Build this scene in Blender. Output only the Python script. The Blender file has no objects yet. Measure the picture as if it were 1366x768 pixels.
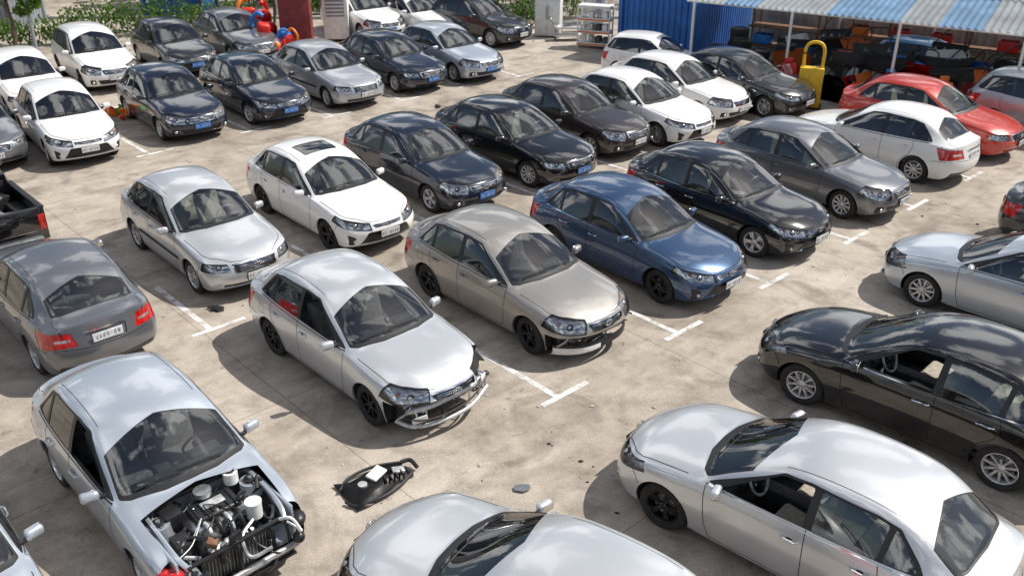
import bpy, bmesh, math, random, time
from mathutils import Vector, Matrix, Euler
from mathutils.bvhtree import BVHTree
random.seed(7)
T0=time.time()
D=bpy.data; scene=bpy.context.scene
R=math.radians
# ------------------------------------------------------------------ materials
def newmat(name):
    m=D.materials.new(name); m.use_nodes=True
    nt=m.node_tree; nt.nodes.clear()
    out=nt.nodes.new('ShaderNodeOutputMaterial')
    return m,nt,out
def N(nt,t,**kw):
    n=nt.nodes.new(t)
    for k,v in kw.items():
        if k in n.inputs: n.inputs[k].default_value=v
        else: setattr(n,k,v)
    return n
def simple(name,col,rough=.5,metal=0.,var=.25,scale=6.,bump=0.,coat=0.,spec=.5,bscale=None,transl=0.):
    m,nt,out=newmat(name)
    p=N(nt,'ShaderNodeBsdfPrincipled')
    p.inputs['Roughness'].default_value=rough; p.inputs['Metallic'].default_value=metal
    p.inputs['Coat Weight'].default_value=coat; p.inputs['Specular IOR Level'].default_value=spec
    tc=N(nt,'ShaderNodeTexCoord'); no=N(nt,'ShaderNodeTexNoise'); no.inputs['Scale'].default_value=scale; no.inputs['Detail'].default_value=6
    nt.links.new(tc.outputs['Object'],no.inputs['Vector'])
    cr=N(nt,'ShaderNodeValToRGB'); cr.color_ramp.elements[0].position=.3; cr.color_ramp.elements[1].position=.7
    a=[max(0,c*(1-var)) for c in col]; b=[min(1,c*(1+var)) for c in col]
    cr.color_ramp.elements[0].color=(*a,1); cr.color_ramp.elements[1].color=(*b,1)
    nt.links.new(no.outputs['Fac'],cr.inputs['Fac']); nt.links.new(cr.outputs['Color'],p.inputs['Base Color'])
    if bump:
        n2=N(nt,'ShaderNodeTexNoise'); n2.inputs['Scale'].default_value=bscale or scale*6; n2.inputs['Detail'].default_value=5
        nt.links.new(tc.outputs['Object'],n2.inputs['Vector'])
        bp=N(nt,'ShaderNodeBump'); bp.inputs['Strength'].default_value=bump; bp.inputs['Distance'].default_value=.02
        nt.links.new(n2.outputs['Fac'],bp.inputs['Height']); nt.links.new(bp.outputs['Normal'],p.inputs['Normal'])
    if transl:
        t=N(nt,'ShaderNodeBsdfTranslucent'); nt.links.new(cr.outputs['Color'],t.inputs['Color'])
        ms=N(nt,'ShaderNodeMixShader'); ms.inputs[0].default_value=transl; nt.links.new(p.outputs[0],ms.inputs[1]); nt.links.new(t.outputs[0],ms.inputs[2]); nt.links.new(ms.outputs[0],out.inputs[0])
    else: nt.links.new(p.outputs[0],out.inputs[0])
    return m
def paint(name,col,metal=.6,rough=.32,dust=.12):
    m,nt,out=newmat(name)
    p=N(nt,'ShaderNodeBsdfPrincipled'); L=nt.links.new
    p.inputs['Metallic'].default_value=metal
    p.inputs['Coat Weight'].default_value=1.; p.inputs['Coat Roughness'].default_value=.02; p.inputs['Coat IOR'].default_value=1.6
    tc=N(nt,'ShaderNodeTexCoord'); oi=N(nt,'ShaderNodeObjectInfo')
    mul=N(nt,'ShaderNodeMath',operation='MULTIPLY'); mul.inputs[1].default_value=37.
    L(oi.outputs['Random'],mul.inputs[0])
    add=N(nt,'ShaderNodeVectorMath',operation='ADD'); L(tc.outputs['Object'],add.inputs[0]); L(mul.outputs[0],add.inputs[1])
    n1=N(nt,'ShaderNodeTexNoise'); n1.inputs['Scale'].default_value=2.2; n1.inputs['Detail'].default_value=8; n1.inputs['Roughness'].default_value=.65
    L(add.outputs[0],n1.inputs['Vector'])
    mr=N(nt,'ShaderNodeMapRange'); mr.inputs['From Min'].default_value=.38; mr.inputs['From Max'].default_value=.75; mr.inputs['To Min'].default_value=.15; mr.inputs['To Max'].default_value=1.
    L(n1.outputs['Fac'],mr.inputs['Value'])
    sx=N(nt,'ShaderNodeSeparateXYZ'); L(tc.outputs['Object'],sx.inputs[0])
    low=N(nt,'ShaderNodeMapRange'); low.inputs['From Min'].default_value=.2; low.inputs['From Max'].default_value=.65; low.inputs['To Min'].default_value=3.2; low.inputs['To Max'].default_value=1.
    L(sx.outputs['Z'],low.inputs['Value'])
    m2=N(nt,'ShaderNodeMath',operation='MULTIPLY'); L(mr.outputs[0],m2.inputs[0]); L(low.outputs[0],m2.inputs[1])
    m3=N(nt,'ShaderNodeMath',operation='MULTIPLY',use_clamp=True); L(m2.outputs[0],m3.inputs[0]); m3.inputs[1].default_value=dust
    mix=N(nt,'ShaderNodeMixRGB'); mix.inputs['Color1'].default_value=(*col,1); mix.inputs['Color2'].default_value=(.36,.32,.27,1)
    L(m3.outputs[0],mix.inputs['Fac']); L(mix.outputs[0],p.inputs['Base Color'])
    rr=N(nt,'ShaderNodeMath',operation='MULTIPLY_ADD'); L(m3.outputs[0],rr.inputs[0]); rr.inputs[1].default_value=.9; rr.inputs[2].default_value=rough
    L(rr.outputs[0],p.inputs['Roughness'])
    cr=N(nt,'ShaderNodeMath',operation='MULTIPLY_ADD'); L(m3.outputs[0],cr.inputs[0]); cr.inputs[1].default_value=.25; cr.inputs[2].default_value=.015
    L(cr.outputs[0],p.inputs['Coat Roughness'])
    g=N(nt,'ShaderNodeNewGeometry'); dk=N(nt,'ShaderNodeBsdfDiffuse'); dk.inputs['Color'].default_value=(.06,.06,.06,1)
    ms=N(nt,'ShaderNodeMixShader'); L(g.outputs['Backfacing'],ms.inputs[0]); L(p.outputs[0],ms.inputs[1]); L(dk.outputs[0],ms.inputs[2]); L(ms.outputs[0],out.inputs[0])
    return m
def glassmat(name,tint,ior=1.5,base=.03,dust=.06):
    m,nt,out=newmat(name); L=nt.links.new
    t=N(nt,'ShaderNodeBsdfTransparent'); t.inputs['Color'].default_value=(*tint,1)
    g=N(nt,'ShaderNodeBsdfGlossy'); g.inputs['Roughness'].default_value=.012
    fr=N(nt,'ShaderNodeFresnel'); fr.inputs['IOR'].default_value=ior
    ad=N(nt,'ShaderNodeMath',operation='ADD',use_clamp=True); ad.inputs[1].default_value=base; L(fr.outputs[0],ad.inputs[0])
    ms=N(nt,'ShaderNodeMixShader'); L(ad.outputs[0],ms.inputs[0]); L(t.outputs[0],ms.inputs[1]); L(g.outputs[0],ms.inputs[2])
    df=N(nt,'ShaderNodeBsdfDiffuse'); df.inputs['Color'].default_value=(.4,.37,.33,1)
    tc=N(nt,'ShaderNodeTexCoord'); no=N(nt,'ShaderNodeTexNoise'); no.inputs['Scale'].default_value=3.; no.inputs['Detail'].default_value=7
    L(tc.outputs['Object'],no.inputs['Vector'])
    mr=N(nt,'ShaderNodeMapRange'); mr.inputs['From Min'].default_value=.4; mr.inputs['From Max'].default_value=.75; mr.inputs['To Max'].default_value=dust*2.2; mr.inputs['To Min'].default_value=dust*.3
    L(no.outputs['Fac'],mr.inputs['Value'])
    m2=N(nt,'ShaderNodeMixShader'); L(mr.outputs[0],m2.inputs[0]); L(ms.outputs[0],m2.inputs[1]); L(df.outputs[0],m2.inputs[2]); L(m2.outputs[0],out.inputs[0])
    return m
P={}
P['silver']=paint('paint_silver',(.64,.66,.68),.55,.28,.06)
P['silver2']=paint('paint_silver_grey',(.46,.48,.51),.55,.3,.06)
P['silverblue']=paint('paint_silver_blue',(.53,.58,.64),.55,.28,.06)
P['champ']=paint('paint_champagne',(.36,.34,.315),.55,.32,.10)
P['blue']=paint('paint_blue',(.030,.075,.165),.45,.26,.02)
P['black']=paint('paint_black',(.005,.005,.006),.0,.12,.010)
P['navy']=paint('paint_navy',(.008,.016,.034),.2,.2,.02)
P['brown']=paint('paint_brown_grey',(.045,.036,.036),.4,.26,.03)
P['grey']=paint('paint_grey',(.17,.18,.20),.55,.3,.05)
P['dgrey']=paint('paint_dark_grey',(.026,.029,.033),.3,.22,.02)
P['white']=paint('paint_white',(.80,.80,.79),.0,.3,.04)
P['red']=paint('paint_red',(.50,.030,.012),.1,.3,.015)
P['lblue']=paint('paint_light_blue',(.10,.28,.50),.3,.3,.05)
M_glass=glassmat('car_glass',(.64,.71,.70),1.5,.13,.008)
M_lens=glassmat('lamp_lens',(.93,.95,.96),1.5,.03,.02)
M_trim=simple('black_trim',(.016,.016,.017),.4,0,.3,8)
M_chrome=simple('chrome',(.75,.75,.76),.10,1,.05,8)
M_red=simple('tail_lamp_red',(.50,.012,.010),.1,0,.35,14,coat=1)
M_under=simple('underbody_black',(.018,.018,.018),.85,0,.4,9)
M_plate=simple('licence_plate_white',(.66,.67,.68),.4,0,.2,30)
M_plateb=simple('licence_plate_blue',(.03,.16,.50),.4,0,.2,30)
M_ptext=simple('plate_characters_dark',(.10,.11,.14),.5,0,.3,40)
M_ptextw=simple('plate_characters_white',(.7,.7,.7),.5,0,.1,40)
M_lampin=simple('lamp_reflector',(.66,.67,.69),.18,.8,.6,16)
M_gap=simple('panel_gap',(.012,.012,.012),.9,0,.2,8)
M_amber=simple('amber_lamp',(.6,.18,.02),.15,0,.2,9,coat=1)
M_cloth=simple('seat_cloth',(.14,.135,.13),.9,0,.3,14,bump=.3)
M_cloth2=simple('seat_cloth_beige',(.42,.37,.31),.9,0,.2,14,bump=.3)
M_dash=simple('dashboard_plastic',(.055,.055,.058),.7,0,.3,10)
M_tyre=simple('tyre_rubber',(.022,.021,.020),.85,0,.4,12,bump=.4)
M_rim=simple('alloy_rim',(.62,.62,.63),.3,.6,.15,14)
M_rimb=simple('black_rim',(.014,.014,.015),.3,.3,.3,14)
M_metal=simple('bare_metal',(.42,.43,.44),.38,.8,.35,14)
M_alu=simple('dull_aluminium',(.55,.56,.57),.45,.5,.25,18,bump=.2)
M_white=simple('white_plastic',(.74,.74,.72),.4,0,.12,7)
M_yell=simple('yellow_paint',(.75,.47,.02),.45,0,.15,6)
M_rust=simple('rusty_metal',(.18,.09,.05),.8,.2,.5,12,bump=.4)
CARM=[P['silver'],M_glass,M_trim,M_chrome,M_lens,M_red,M_under,M_plate,M_lampin,M_gap,M_amber,M_ptext]
PAINT,GLASS,TRIM,CHROME,LENS,RED,UNDER,PLATE,LAMPIN,GAP,AMBER,PTEXT=range(12)
# ------------------------------------------------------------------ mesh helpers
def finish(bm,name,mats,smooth=True,ang=38):
    me=D.meshes.new(name); bm.to_mesh(me); bm.free()
    for m in mats: me.materials.append(m)
    if smooth:
        for p in me.polygons: p.use_smooth=True
        me.set_sharp_from_angle(angle=R(ang))
    return me
def link(ob):
    scene.collection.objects.link(ob); return ob
def obj(name,me,parent=None,loc=(0,0,0),rot=(0,0,0),scale=(1,1,1)):
    o=link(D.objects.new(name,me)); o.location=loc; o.rotation_euler=rot; o.scale=scale
    if parent: o.parent=parent
    return o
def empty(name,loc=(0,0,0),rz=0,scale=(1,1,1)):
    o=link(D.objects.new(name,None)); o.location=loc; o.rotation_euler=(0,0,rz); o.scale=scale; o.empty_display_size=.3
    return o
def tag(bm,verts,mi):
    fs=set()
    for v in verts:
        for f in v.link_faces: fs.add(f)
    for f in fs: f.material_index=mi
    return fs
def box(bm,c,s,mi=0,rot=(0,0,0),bev=0,seg=2):
    M=Matrix.Translation(c)@Euler(rot).to_matrix().to_4x4()@Matrix.Diagonal((s[0],s[1],s[2],1))
    r=bmesh.ops.create_cube(bm,size=1,matrix=M); vs=r['verts']; tag(bm,vs,mi)
    if bev:
        es=set(e for v in vs for e in v.link_edges)
        rr=bmesh.ops.bevel(bm,geom=list(es),offset=bev,segments=seg,profile=.5,affect='EDGES')
        for f in rr['faces']: f.material_index=mi
def cyl(bm,c,r,h,mi=0,rot=(0,0,0),seg=20,r2=None):
    M=Matrix.Translation(c)@Euler(rot).to_matrix().to_4x4()
    q=bmesh.ops.create_cone(bm,cap_ends=True,segments=seg,radius1=r,radius2=r if r2 is None else r2,depth=h,matrix=M); tag(bm,q['verts'],mi)
def ell(bm,c,s,mi=0,rot=(0,0,0),seg=16):
    M=Matrix.Translation(c)@Euler(rot).to_matrix().to_4x4()@Matrix.Diagonal((s[0],s[1],s[2],1))
    q=bmesh.ops.create_uvsphere(bm,u_segments=seg,v_segments=seg//2,radius=1,matrix=M); tag(bm,q['verts'],mi)
def spline(pts,n=6):
    pts=[Vector(p) for p in pts]
    if len(pts)<3: return pts
    P_=[pts[0]*2-pts[1]]+pts+[pts[-1]*2-pts[-2]]; o=[]
    for i in range(1,len(P_)-2):
        a,b,c,d=P_[i-1:i+3]
        for k in range(n):
            t=k/n
            o.append(.5*((2*b)+(-a+c)*t+(2*a-5*b+4*c-d)*t*t+(-a+3*b-3*c+d)*t**3))
    o.append(pts[-1]); return o
def tube(bm,pts,r,mi=0,seg=8,n=6,smooth=True):
    ps=spline(pts,n) if smooth else [Vector(p) for p in pts]
    rings=[]
    for i,p in enumerate(ps):
        t=(ps[min(i+1,len(ps)-1)]-ps[max(i-1,0)])
        if t.length<1e-6: t=Vector((0,0,1))
        t.normalize()
        u=t.cross(Vector((0,0,1)))
        if u.length<.05: u=t.cross(Vector((1,0,0)))
        u.normalize(); w=t.cross(u)
        rings.append([bm.verts.new(p+(u*math.cos(a)+w*math.sin(a))*r) for a in [2*math.pi*k/seg for k in range(seg)]])
    for a,b in zip(rings,rings[1:]):
        for k in range(seg):
            f=bm.faces.new((a[k],a[(k+1)%seg],b[(k+1)%seg],b[k])); f.material_index=mi
    for rg in (rings[0],rings[-1]):
        f=bm.faces.new(rg); f.material_index=mi
def lathe(bm,prof,mi,seg=36,c=(0,0,0)):
    rings=[]
    for r,y in prof:
        rings.append([bm.verts.new((c[0]+r*math.cos(a),c[1]+y,c[2]+r*math.sin(a))) for a in [2*math.pi*k/seg for k in range(seg)]])
    for a,b in zip(rings,rings[1:]):
        for k in range(seg):
            f=bm.faces.new((a[k],a[(k+1)%seg],b[(k+1)%seg],b[k])); f.material_index=mi
# ------------------------------------------------------------------ car body
ZK=1.13
def zu(z): return z if z<=1.0 else 1.0+(z-1.0)*ZK
def cage(hatch=False,modern=False):
    c=[]
    dz=-.0 if not modern else -.03
    c.append(([1.97,2.01,2.02,2.00],[.74,.80,.80,.78],[.22,.36,.50,.62+dz],[(1.97,.74,.70+dz),(2.07,.58,.71+dz),(2.14,.40,.725+dz),(2.18,.2,.735+dz),(2.20,0,.735+dz)]))
    c.append(([1.80]*4,[.80,.85,.865,.85],[.20,.36,.58,.74],[(1.78,.81,.80),(1.83,.63,.84),(1.87,.43,.865),(1.89,.21,.87),(1.9,0,.87)]))
    c.append(([1.42]*4,[.81,.87,.89,.875],[.20,.36,.60,.80],[(1.42,.825,.87),(1.44,.65,.925),(1.45,.44,.95),(1.45,.22,.955),(1.45,0,.955)]))
    c.append(([1.05]*4,[.81,.865,.885,.875],[.20,.36,.60,.82],[(1.06,.835,.91),(1.08,.68,.965),(1.1,.48,.99),(1.12,.25,1.0),(1.12,0,1.005)]))
    c.append(([.80]*4,[.81,.86,.88,.875],[.20,.36,.60,.83],[(.80,.84,.935),(.80,.79,.972),(.84,.73,1.005),(.96,.38,1.035),(1.0,0,1.045)]))
    c.append(([.45]*4,[.81,.86,.88,.875],[.20,.36,.60,.83],[(.45,.845,.95),(.43,.79,1.08),(.43,.695,1.215),(.53,.37,1.26),(.56,0,1.27)]))
    c.append(([.08]*4,[.81,.86,.88,.875],[.20,.36,.60,.84],[(.08,.845,.955),(.02,.765,1.19),(.0,.645,1.395),(.08,.36,1.45),(.12,0,1.465)]))
    c.append(([-.32]*4,[.81,.86,.88,.875],[.20,.36,.60,.84],[(-.32,.845,.96),(-.34,.755,1.21),(-.36,.64,1.43),(-.34,.35,1.485),(-.34,0,1.495)]))
    c.append(([-.72]*4,[.81,.86,.88,.875],[.20,.36,.60,.85],[(-.72,.845,.965),(-.74,.75,1.21),(-.76,.635,1.43),(-.76,.35,1.485),(-.76,0,1.495)]))
    if not hatch:
        c.append(([-1.1]*4,[.81,.865,.885,.875],[.20,.36,.60,.86],[(-1.1,.84,.975),(-1.14,.74,1.205),(-1.19,.62,1.405),(-1.22,.33,1.455),(-1.24,0,1.465)]))
        c.append(([-1.45]*4,[.81,.865,.885,.87],[.20,.36,.60,.86],[(-1.45,.825,.985),(-1.49,.725,1.10),(-1.53,.62,1.24),(-1.56,.33,1.29),(-1.58,0,1.30)]))
        c.append(([-1.78]*4,[.80,.85,.87,.855],[.21,.38,.60,.86],[(-1.78,.79,.985),(-1.82,.68,1.035),(-1.86,.53,1.06),(-1.9,.27,1.075),(-1.92,0,1.08)]))
        c.append(([-1.98,-2.02,-2.03,-2.0],[.75,.82,.83,.80],[.24,.42,.60,.80],[(-1.98,.75,.955),(-2.08,.60,1.005),(-2.14,.42,1.03),(-2.17,.21,1.045),(-2.18,0,1.05)]))
    else:
        c.append(([-1.15]*4,[.81,.865,.885,.875],[.20,.36,.60,.86],[(-1.15,.84,.985),(-1.17,.745,1.21),(-1.18,.625,1.415),(-1.2,.34,1.47),(-1.2,0,1.48)]))
        c.append(([-1.5]*4,[.81,.865,.885,.87],[.20,.36,.60,.86],[(-1.5,.825,1.0),(-1.55,.735,1.20),(-1.60,.60,1.385),(-1.66,.32,1.435),(-1.68,0,1.445)]))
        c.append(([-1.8]*4,[.80,.85,.87,.855],[.21,.38,.60,.86],[(-1.8,.80,1.0),(-1.83,.72,1.13),(-1.88,.58,1.22),(-1.94,.30,1.25),(-1.97,0,1.26)]))
        c.append(([-1.96,-2.0,-2.0,-1.98],[.75,.82,.83,.81],[.24,.42,.60,.80],[(-1.96,.77,.95),(-2.02,.62,.985),(-2.07,.43,1.0),(-2.1,.21,1.01),(-2.11,0,1.01)]))
    bm=bmesh.new(); rings=[]
    for ci,(xs,ys,zs,top) in enumerate(c):
        half=[]
        for k in range(4):
            t=k/4
            x=xs[0]
            if ci==0: x=2.15-(2.15-xs[0])*t**2.4
            if ci==len(c)-1: x=-2.12-(-2.12-xs[0])*t**2.4
            half.append((x,ys[0]*t,zs[0]))
        for q in range(4): half.append((xs[q],ys[q],zs[q]))
        half+=[(a,b,zu(z) if 4<ci<len(c)-2 else z) for a,b,z in top]
        vs=[bm.verts.new(p) for p in half]
        vs+=[bm.verts.new((half[j][0],-half[j][1],half[j][2])) for j in range(11,0,-1)]
        rings.append(vs)
    cl=bm.edges.layers.float.get('crease_edge') or bm.edges.layers.float.new('crease_edge')
    for a,b in zip(rings,rings[1:]):
        for k in range(24): bm.faces.new((a[k],a[(k+1)%24],b[(k+1)%24],b[k]))
    def cap(ring,xs,ys,zs,xc,zc):
        g={}
        for k in range(-4,5):
            a=abs(k)
            for z in range(5):
                if z==0: j=a
                elif a==4: j=4+z
                elif z==4: j=8+(4-a)
                else: j=None
                if j is not None:
                    g[k,z]=ring[j if (k>=0 or j in(0,12)) else 24-j]
                else:
                    t=a/4; x=xc[z]-(xc[z]-xs[z])*t**2.6
                    g[k,z]=bm.verts.new((x,ys[z]*t*(1 if k>0 else -1),zc[z]*(1-t)+zs[z]*t))
        for k in range(-4,4):
            for z in range(4): bm.faces.new((g[k,z],g[k+1,z],g[k+1,z+1],g[k,z+1]))
    xs,ys,zs,_=c[0]; cap(rings[0],xs,ys,zs,[2.16,2.27,2.28,2.25,0],[.22,.36,.50,.63+dz,0])
    xs,ys,zs,_=c[-1]; cap(rings[-1],xs,ys,zs,[-2.12,-2.26,-2.28,-2.22,0],[.24,.42,.62,.84,0])
    def cre(a,b,v):
        e=bm.edges.get((a,b))
        if e: e[cl]=v
    n=len(rings)
    for i in range(n-1):
        for j,v in ((8,.55 if i>2 else .3),(4,.6),(10,.35 if i>3 else .22),(6,.4)):
            cre(rings[i][j],rings[i+1][j],v); cre(rings[i][24-j],rings[i+1][24-j],v)
    for k in range(8,16): cre(rings[-1][k],rings[-1][k+1],.7); cre(rings[0][k],rings[0][k+1],.35)
    bmesh.ops.recalc_face_normals(bm,faces=bm.faces)
    me=D.meshes.new('cage'); bm.to_mesh(me); bm.free()
    o=link(D.objects.new('cage_tmp',me)); md=o.modifiers.new('s','SUBSURF'); md.levels=3; md.render_levels=3
    dg=bpy.context.evaluated_depsgraph_get(); ev=o.evaluated_get(dg); m2=D.meshes.new_from_object(ev)
    bm=bmesh.new(); bm.from_mesh(m2); D.objects.remove(o); D.meshes.remove(me); D.meshes.remove(m2)
    l=bm.edges.layers.float.get('crease_edge')
    if l: bm.edges.layers.float.remove(l)
    return bm
def rpoly(pts,r=.03,n=3):
    o=[]; m=len(pts); pts=[Vector(p) for p in pts]
    for i in range(m):
        p=pts[i]; a=pts[i-1]-p; b=pts[(i+1)%m]-p
        ra=min(r,a.length*.45); rb=min(r,b.length*.45)
        A=p+a.normalized()*ra; B=p+b.normalized()*rb
        for k in range(n+1):
            t=k/n; o.append(A*(1-t)**2+p*2*t*(1-t)+B*t*t)
    return o
def polyplanes(pts,ax):
    pts=[Vector(p) for p in pts]; c=sum(pts,Vector((0,0)))/len(pts); out=[]
    ia,ib={'xz':(0,2),'xy':(0,1),'yz':(1,2)}[ax]
    for i in range(len(pts)):
        p,q=pts[i],pts[(i+1)%len(pts)]
        d=q-p
        if d.length<1e-5: continue
        n=Vector((d.y,-d.x)).normalized()
        if n.dot(c-p)>0: n=-n
        co=[0,0,0]; no=[0,0,0]; co[ia]=p.x; co[ib]=p.y; no[ia]=n.x; no[ib]=n.y
        out.append((Vector(co),Vector(no)))
    return out
def carve(bm,planes,filt,mi=None):
    fs=[]
    for f in bm.faces:
        if filt(f.calc_center_median(),f.normal): fs.append(f)
    for co,no in planes:
        if not fs: break
        g=set(fs)
        for f in fs: g.update(f.edges); g.update(f.verts)
        r=bmesh.ops.bisect_plane(bm,geom=list(g),dist=1e-5,plane_co=co,plane_no=no)
        fs=[x for x in r['geom'] if isinstance(x,bmesh.types.BMFace) and x.is_valid and (x.calc_center_median()-co).dot(no)<0]
    if mi is not None:
        for f in fs: f.material_index=mi
    return fs
def sink(bm,fs,depth,wall,th=.002):
    if not fs: return
    r=bmesh.ops.inset_region(bm,faces=fs,thickness=th,depth=-depth,use_even_offset=False,use_boundary=True)
    for f in r['faces']: f.material_index=wall
def ribbon(bm,bvh,pts,ax,w,mi,sgn=1,off=.0018,step=.025):
    P2=[Vector(p) for p in pts]; S=[]
    for a,b in zip(P2,P2[1:]):
        n=max(1,int((b-a).length/step))
        for k in range(n): S.append(a.lerp(b,k/n))
    S.append(P2[-1]); prev=None
    def hit(q):
        if ax=='y': r=bvh.ray_cast(Vector((q.x,sgn*2.5,q.y)),Vector((0,-sgn,0)))
        elif ax=='z': r=bvh.ray_cast(Vector((q.x,q.y,3)),Vector((0,0,-1)))
        else: r=bvh.ray_cast(Vector((sgn*4,q.x,q.y)),Vector((-sgn,0,0)))
        if r[0] is None: return None
        return r[0]+r[1]*off
    for i,p in enumerate(S):
        t=S[min(i+1,len(S)-1)]-S[max(i-1,0)]; t.normalize(); n=Vector((-t.y,t.x))*w/2
        a,b=hit(p+n),hit(p-n)
        if a is None or b is None: prev=None; continue
        cur=(bm.verts.new(a),bm.verts.new(b))
        if prev:
            f=bm.faces.new((prev[0],cur[0],cur[1],prev[1])); f.material_index=mi
        prev=cur
XF,XR,WR=1.33,-1.27,.318
def body_mesh(key,hatch=False,modern=False,strip=None,sunroof=False,openwin=False,classic=False):
    bm=cage(hatch,modern)
    bvh=BVHTree.FromBMesh(bm)
    U=lambda ps:[(a,zu(z)) for a,z in ps]
    for f in bm.faces:
        if f.calc_center_median().z<.235 and f.normal.z<-.5: f.material_index=UNDER
    for s in (1,-1):
        side=lambda c,n:c.y*s>.45 and c.z>.9 and abs(n.y)>.3
        if not hatch:
            dlo=[(.80,.972),(-1.56,1.03),(-1.48,1.12),(-1.23,1.335),(-1.0,1.375),(-.3,1.395),(.0,1.368)]
            w1=[(.62,.99),(-.335,1.0),(-.35,1.372),(-.01,1.35),(.05,1.325)]
            w2=[(-.43,1.0),(-1.10,1.018),(-1.13,1.332),(-1.0,1.352),(-.43,1.372)]
            w3=[(-1.16,1.02),(-1.49,1.042),(-1.44,1.11),(-1.21,1.31),(-1.19,1.315)]
        else:
            dlo=[(.80,.972),(-1.82,1.06),(-1.84,1.10),(-1.57,1.34),(-1.2,1.375),(-.3,1.395),(.0,1.368)]
            w1=[(.62,.99),(-.335,1.0),(-.35,1.372),(-.01,1.35),(.05,1.325)]
            w2=[(-.43,1.0),(-1.12,1.03),(-1.14,1.355),(-.43,1.372)]
            w3=[(-1.20,1.045),(-1.74,1.075),(-1.52,1.30),(-1.22,1.345)]
        carve(bm,polyplanes(rpoly(U(dlo),.03),'xz'),side,TRIM)
        for i,w in enumerate((w1,w2,w3)):
            fs=carve(bm,polyplanes(rpoly(U(w),.035),'xz'),side,GLASS)
            if openwin and i==0:
                bmesh.ops.delete(bm,geom=fs,context='FACES'); continue
            sink(bm,fs,.007,TRIM)
    wf=lambda c,n:c.z>.97 and n.x>.12 and n.z>.15 and c.x>-.1 and c.x<1.2
    ws=[(1.045,-.3),(1.06,0),(1.045,.3),(.93,.66),(.84,.745),(.05,.615),(.12,.32),(.14,0),(.12,-.32),(.05,-.615),(.84,-.745),(.93,-.66)]
    carve(bm,polyplanes(rpoly(ws,.03),'xy'),wf,TRIM)
    ws=[(.965,-.3),(.975,0),(.965,.3),(.87,.63),(.81,.715),(.075,.592),(.135,.32),(.155,0),(.135,-.32),(.075,-.592),(.81,-.715),(.87,-.63)]
    fs=carve(bm,polyplanes(rpoly(ws,.03),'xy'),wf,GLASS); sink(bm,fs,.005,TRIM)
    rf=lambda c,n:c.z>1.0 and n.x<-.12 and n.z>.05 and c.x<-1.0
    if not hatch: rw=[(-1.25,.56),(-1.31,.32),(-1.33,0),(-1.31,-.32),(-1.25,-.56),(-1.80,-.60),(-1.86,-.48),(-1.89,0),(-1.86,.48),(-1.80,.60)]
    else: rw=[(-1.70,.52),(-1.77,0),(-1.70,-.52),(-1.92,-.60),(-2.04,0),(-1.92,.60)]
    fs=carve(bm,polyplanes(rpoly(rw,.03),'xy'),rf,TRIM)
    cx=sum(p[0] for p in rw)/len(rw); rw2=[(cx+(x-cx)*.93,y*.95) for x,y in rw]
    fs=carve(bm,polyplanes(rpoly(rw2,.03),'xy'),rf,GLASS); sink(bm,fs,.005,TRIM)
    if sunroof:
        fs=carve(bm,polyplanes(rpoly([(-.05,.38),(-.05,-.38),(-.62,-.38),(-.62,.38)],.06),'xy'),lambda c,n:c.z>1.3,TRIM)
        fs=carve(bm,polyplanes(rpoly([(-.07,.36),(-.07,-.36),(-.6,-.36),(-.6,.36)],.05),'xy'),lambda c,n:c.z>1.3,GLASS); sink(bm,fs,.004,TRIM)
    V=Vector
    bulbs=[]
    if strip!='front':
        for s in (1,-1):
            fl=lambda c,n:c.x>1.55 and c.z>.46 and c.y*s>.2
            if classic:
                pl=[(V((2.15,0,.590)),V((-.04,0,-1)).normalized()),(V((2.15,0,.715)),V((.10,0,1)).normalized()),(V((0,s*.46,.6)),V((0,-s,.2)).normalized()),(V((1.80,0,.7)),V((-1,0,.2)).normalized())]
            elif not modern:
                pl=[(V((2.15,0,.560)),V((-.16,0,-1)).normalized()),(V((2.15,0,.745)),V((.20,0,1)).normalized()),(V((0,s*.42,.6)),V((0,-s,-.35)).normalized()),(V((1.66,0,.7)),V((-1,0,.5)).normalized()),(V((2.2,0,.73)),V((.6,-s*.12,1)).normalized())]
            else:
                pl=[(V((2.15,0,.575)),V((-.24,0,-1)).normalized()),(V((2.15,0,.695)),V((.25,0,1)).normalized()),(V((0,s*.36,.6)),V((0,-s,0)).normalized()),(V((1.60,0,.75)),V((-1,0,.4)).normalized())]
            fs=carve(bm,pl,fl)
            if strip=='bumper' and s==1:
                for f in fs: f.material_index=UNDER
                sink(bm,fs,.10,UNDER); continue
            d=bmesh.ops.duplicate(bm,geom=fs)
            for f in d['geom']:
                if isinstance(f,bmesh.types.BMFace): f.material_index=LENS
            for f in fs: f.material_index=LAMPIN
            sink(bm,fs,.045,TRIM)
            bulbs.append(s)
    ff=lambda c,n:c.x>1.8 and n.x>.2
    if strip in(None,'bumper','bumperlow'):
        if classic: gp=[(-.43,.715),(.43,.715),(.40,.54),(-.40,.54)]
        elif not modern:
            gp=[(-.40,.700),(.40,.700),(.33,.565),(-.33,.565)]
        else: gp=[(-.34,.665),(.34,.665),(.32,.60),(-.32,.60)]
        carve(bm,polyplanes(rpoly(gp,.03),'yz'),ff,CHROME)
        gp2=[(a*.94,(z-.632)*.74+.632) for a,z in gp]
        fs=carve(bm,polyplanes(rpoly(gp2,.025),'yz'),ff,TRIM); sink(bm,fs,.02,TRIM)
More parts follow.
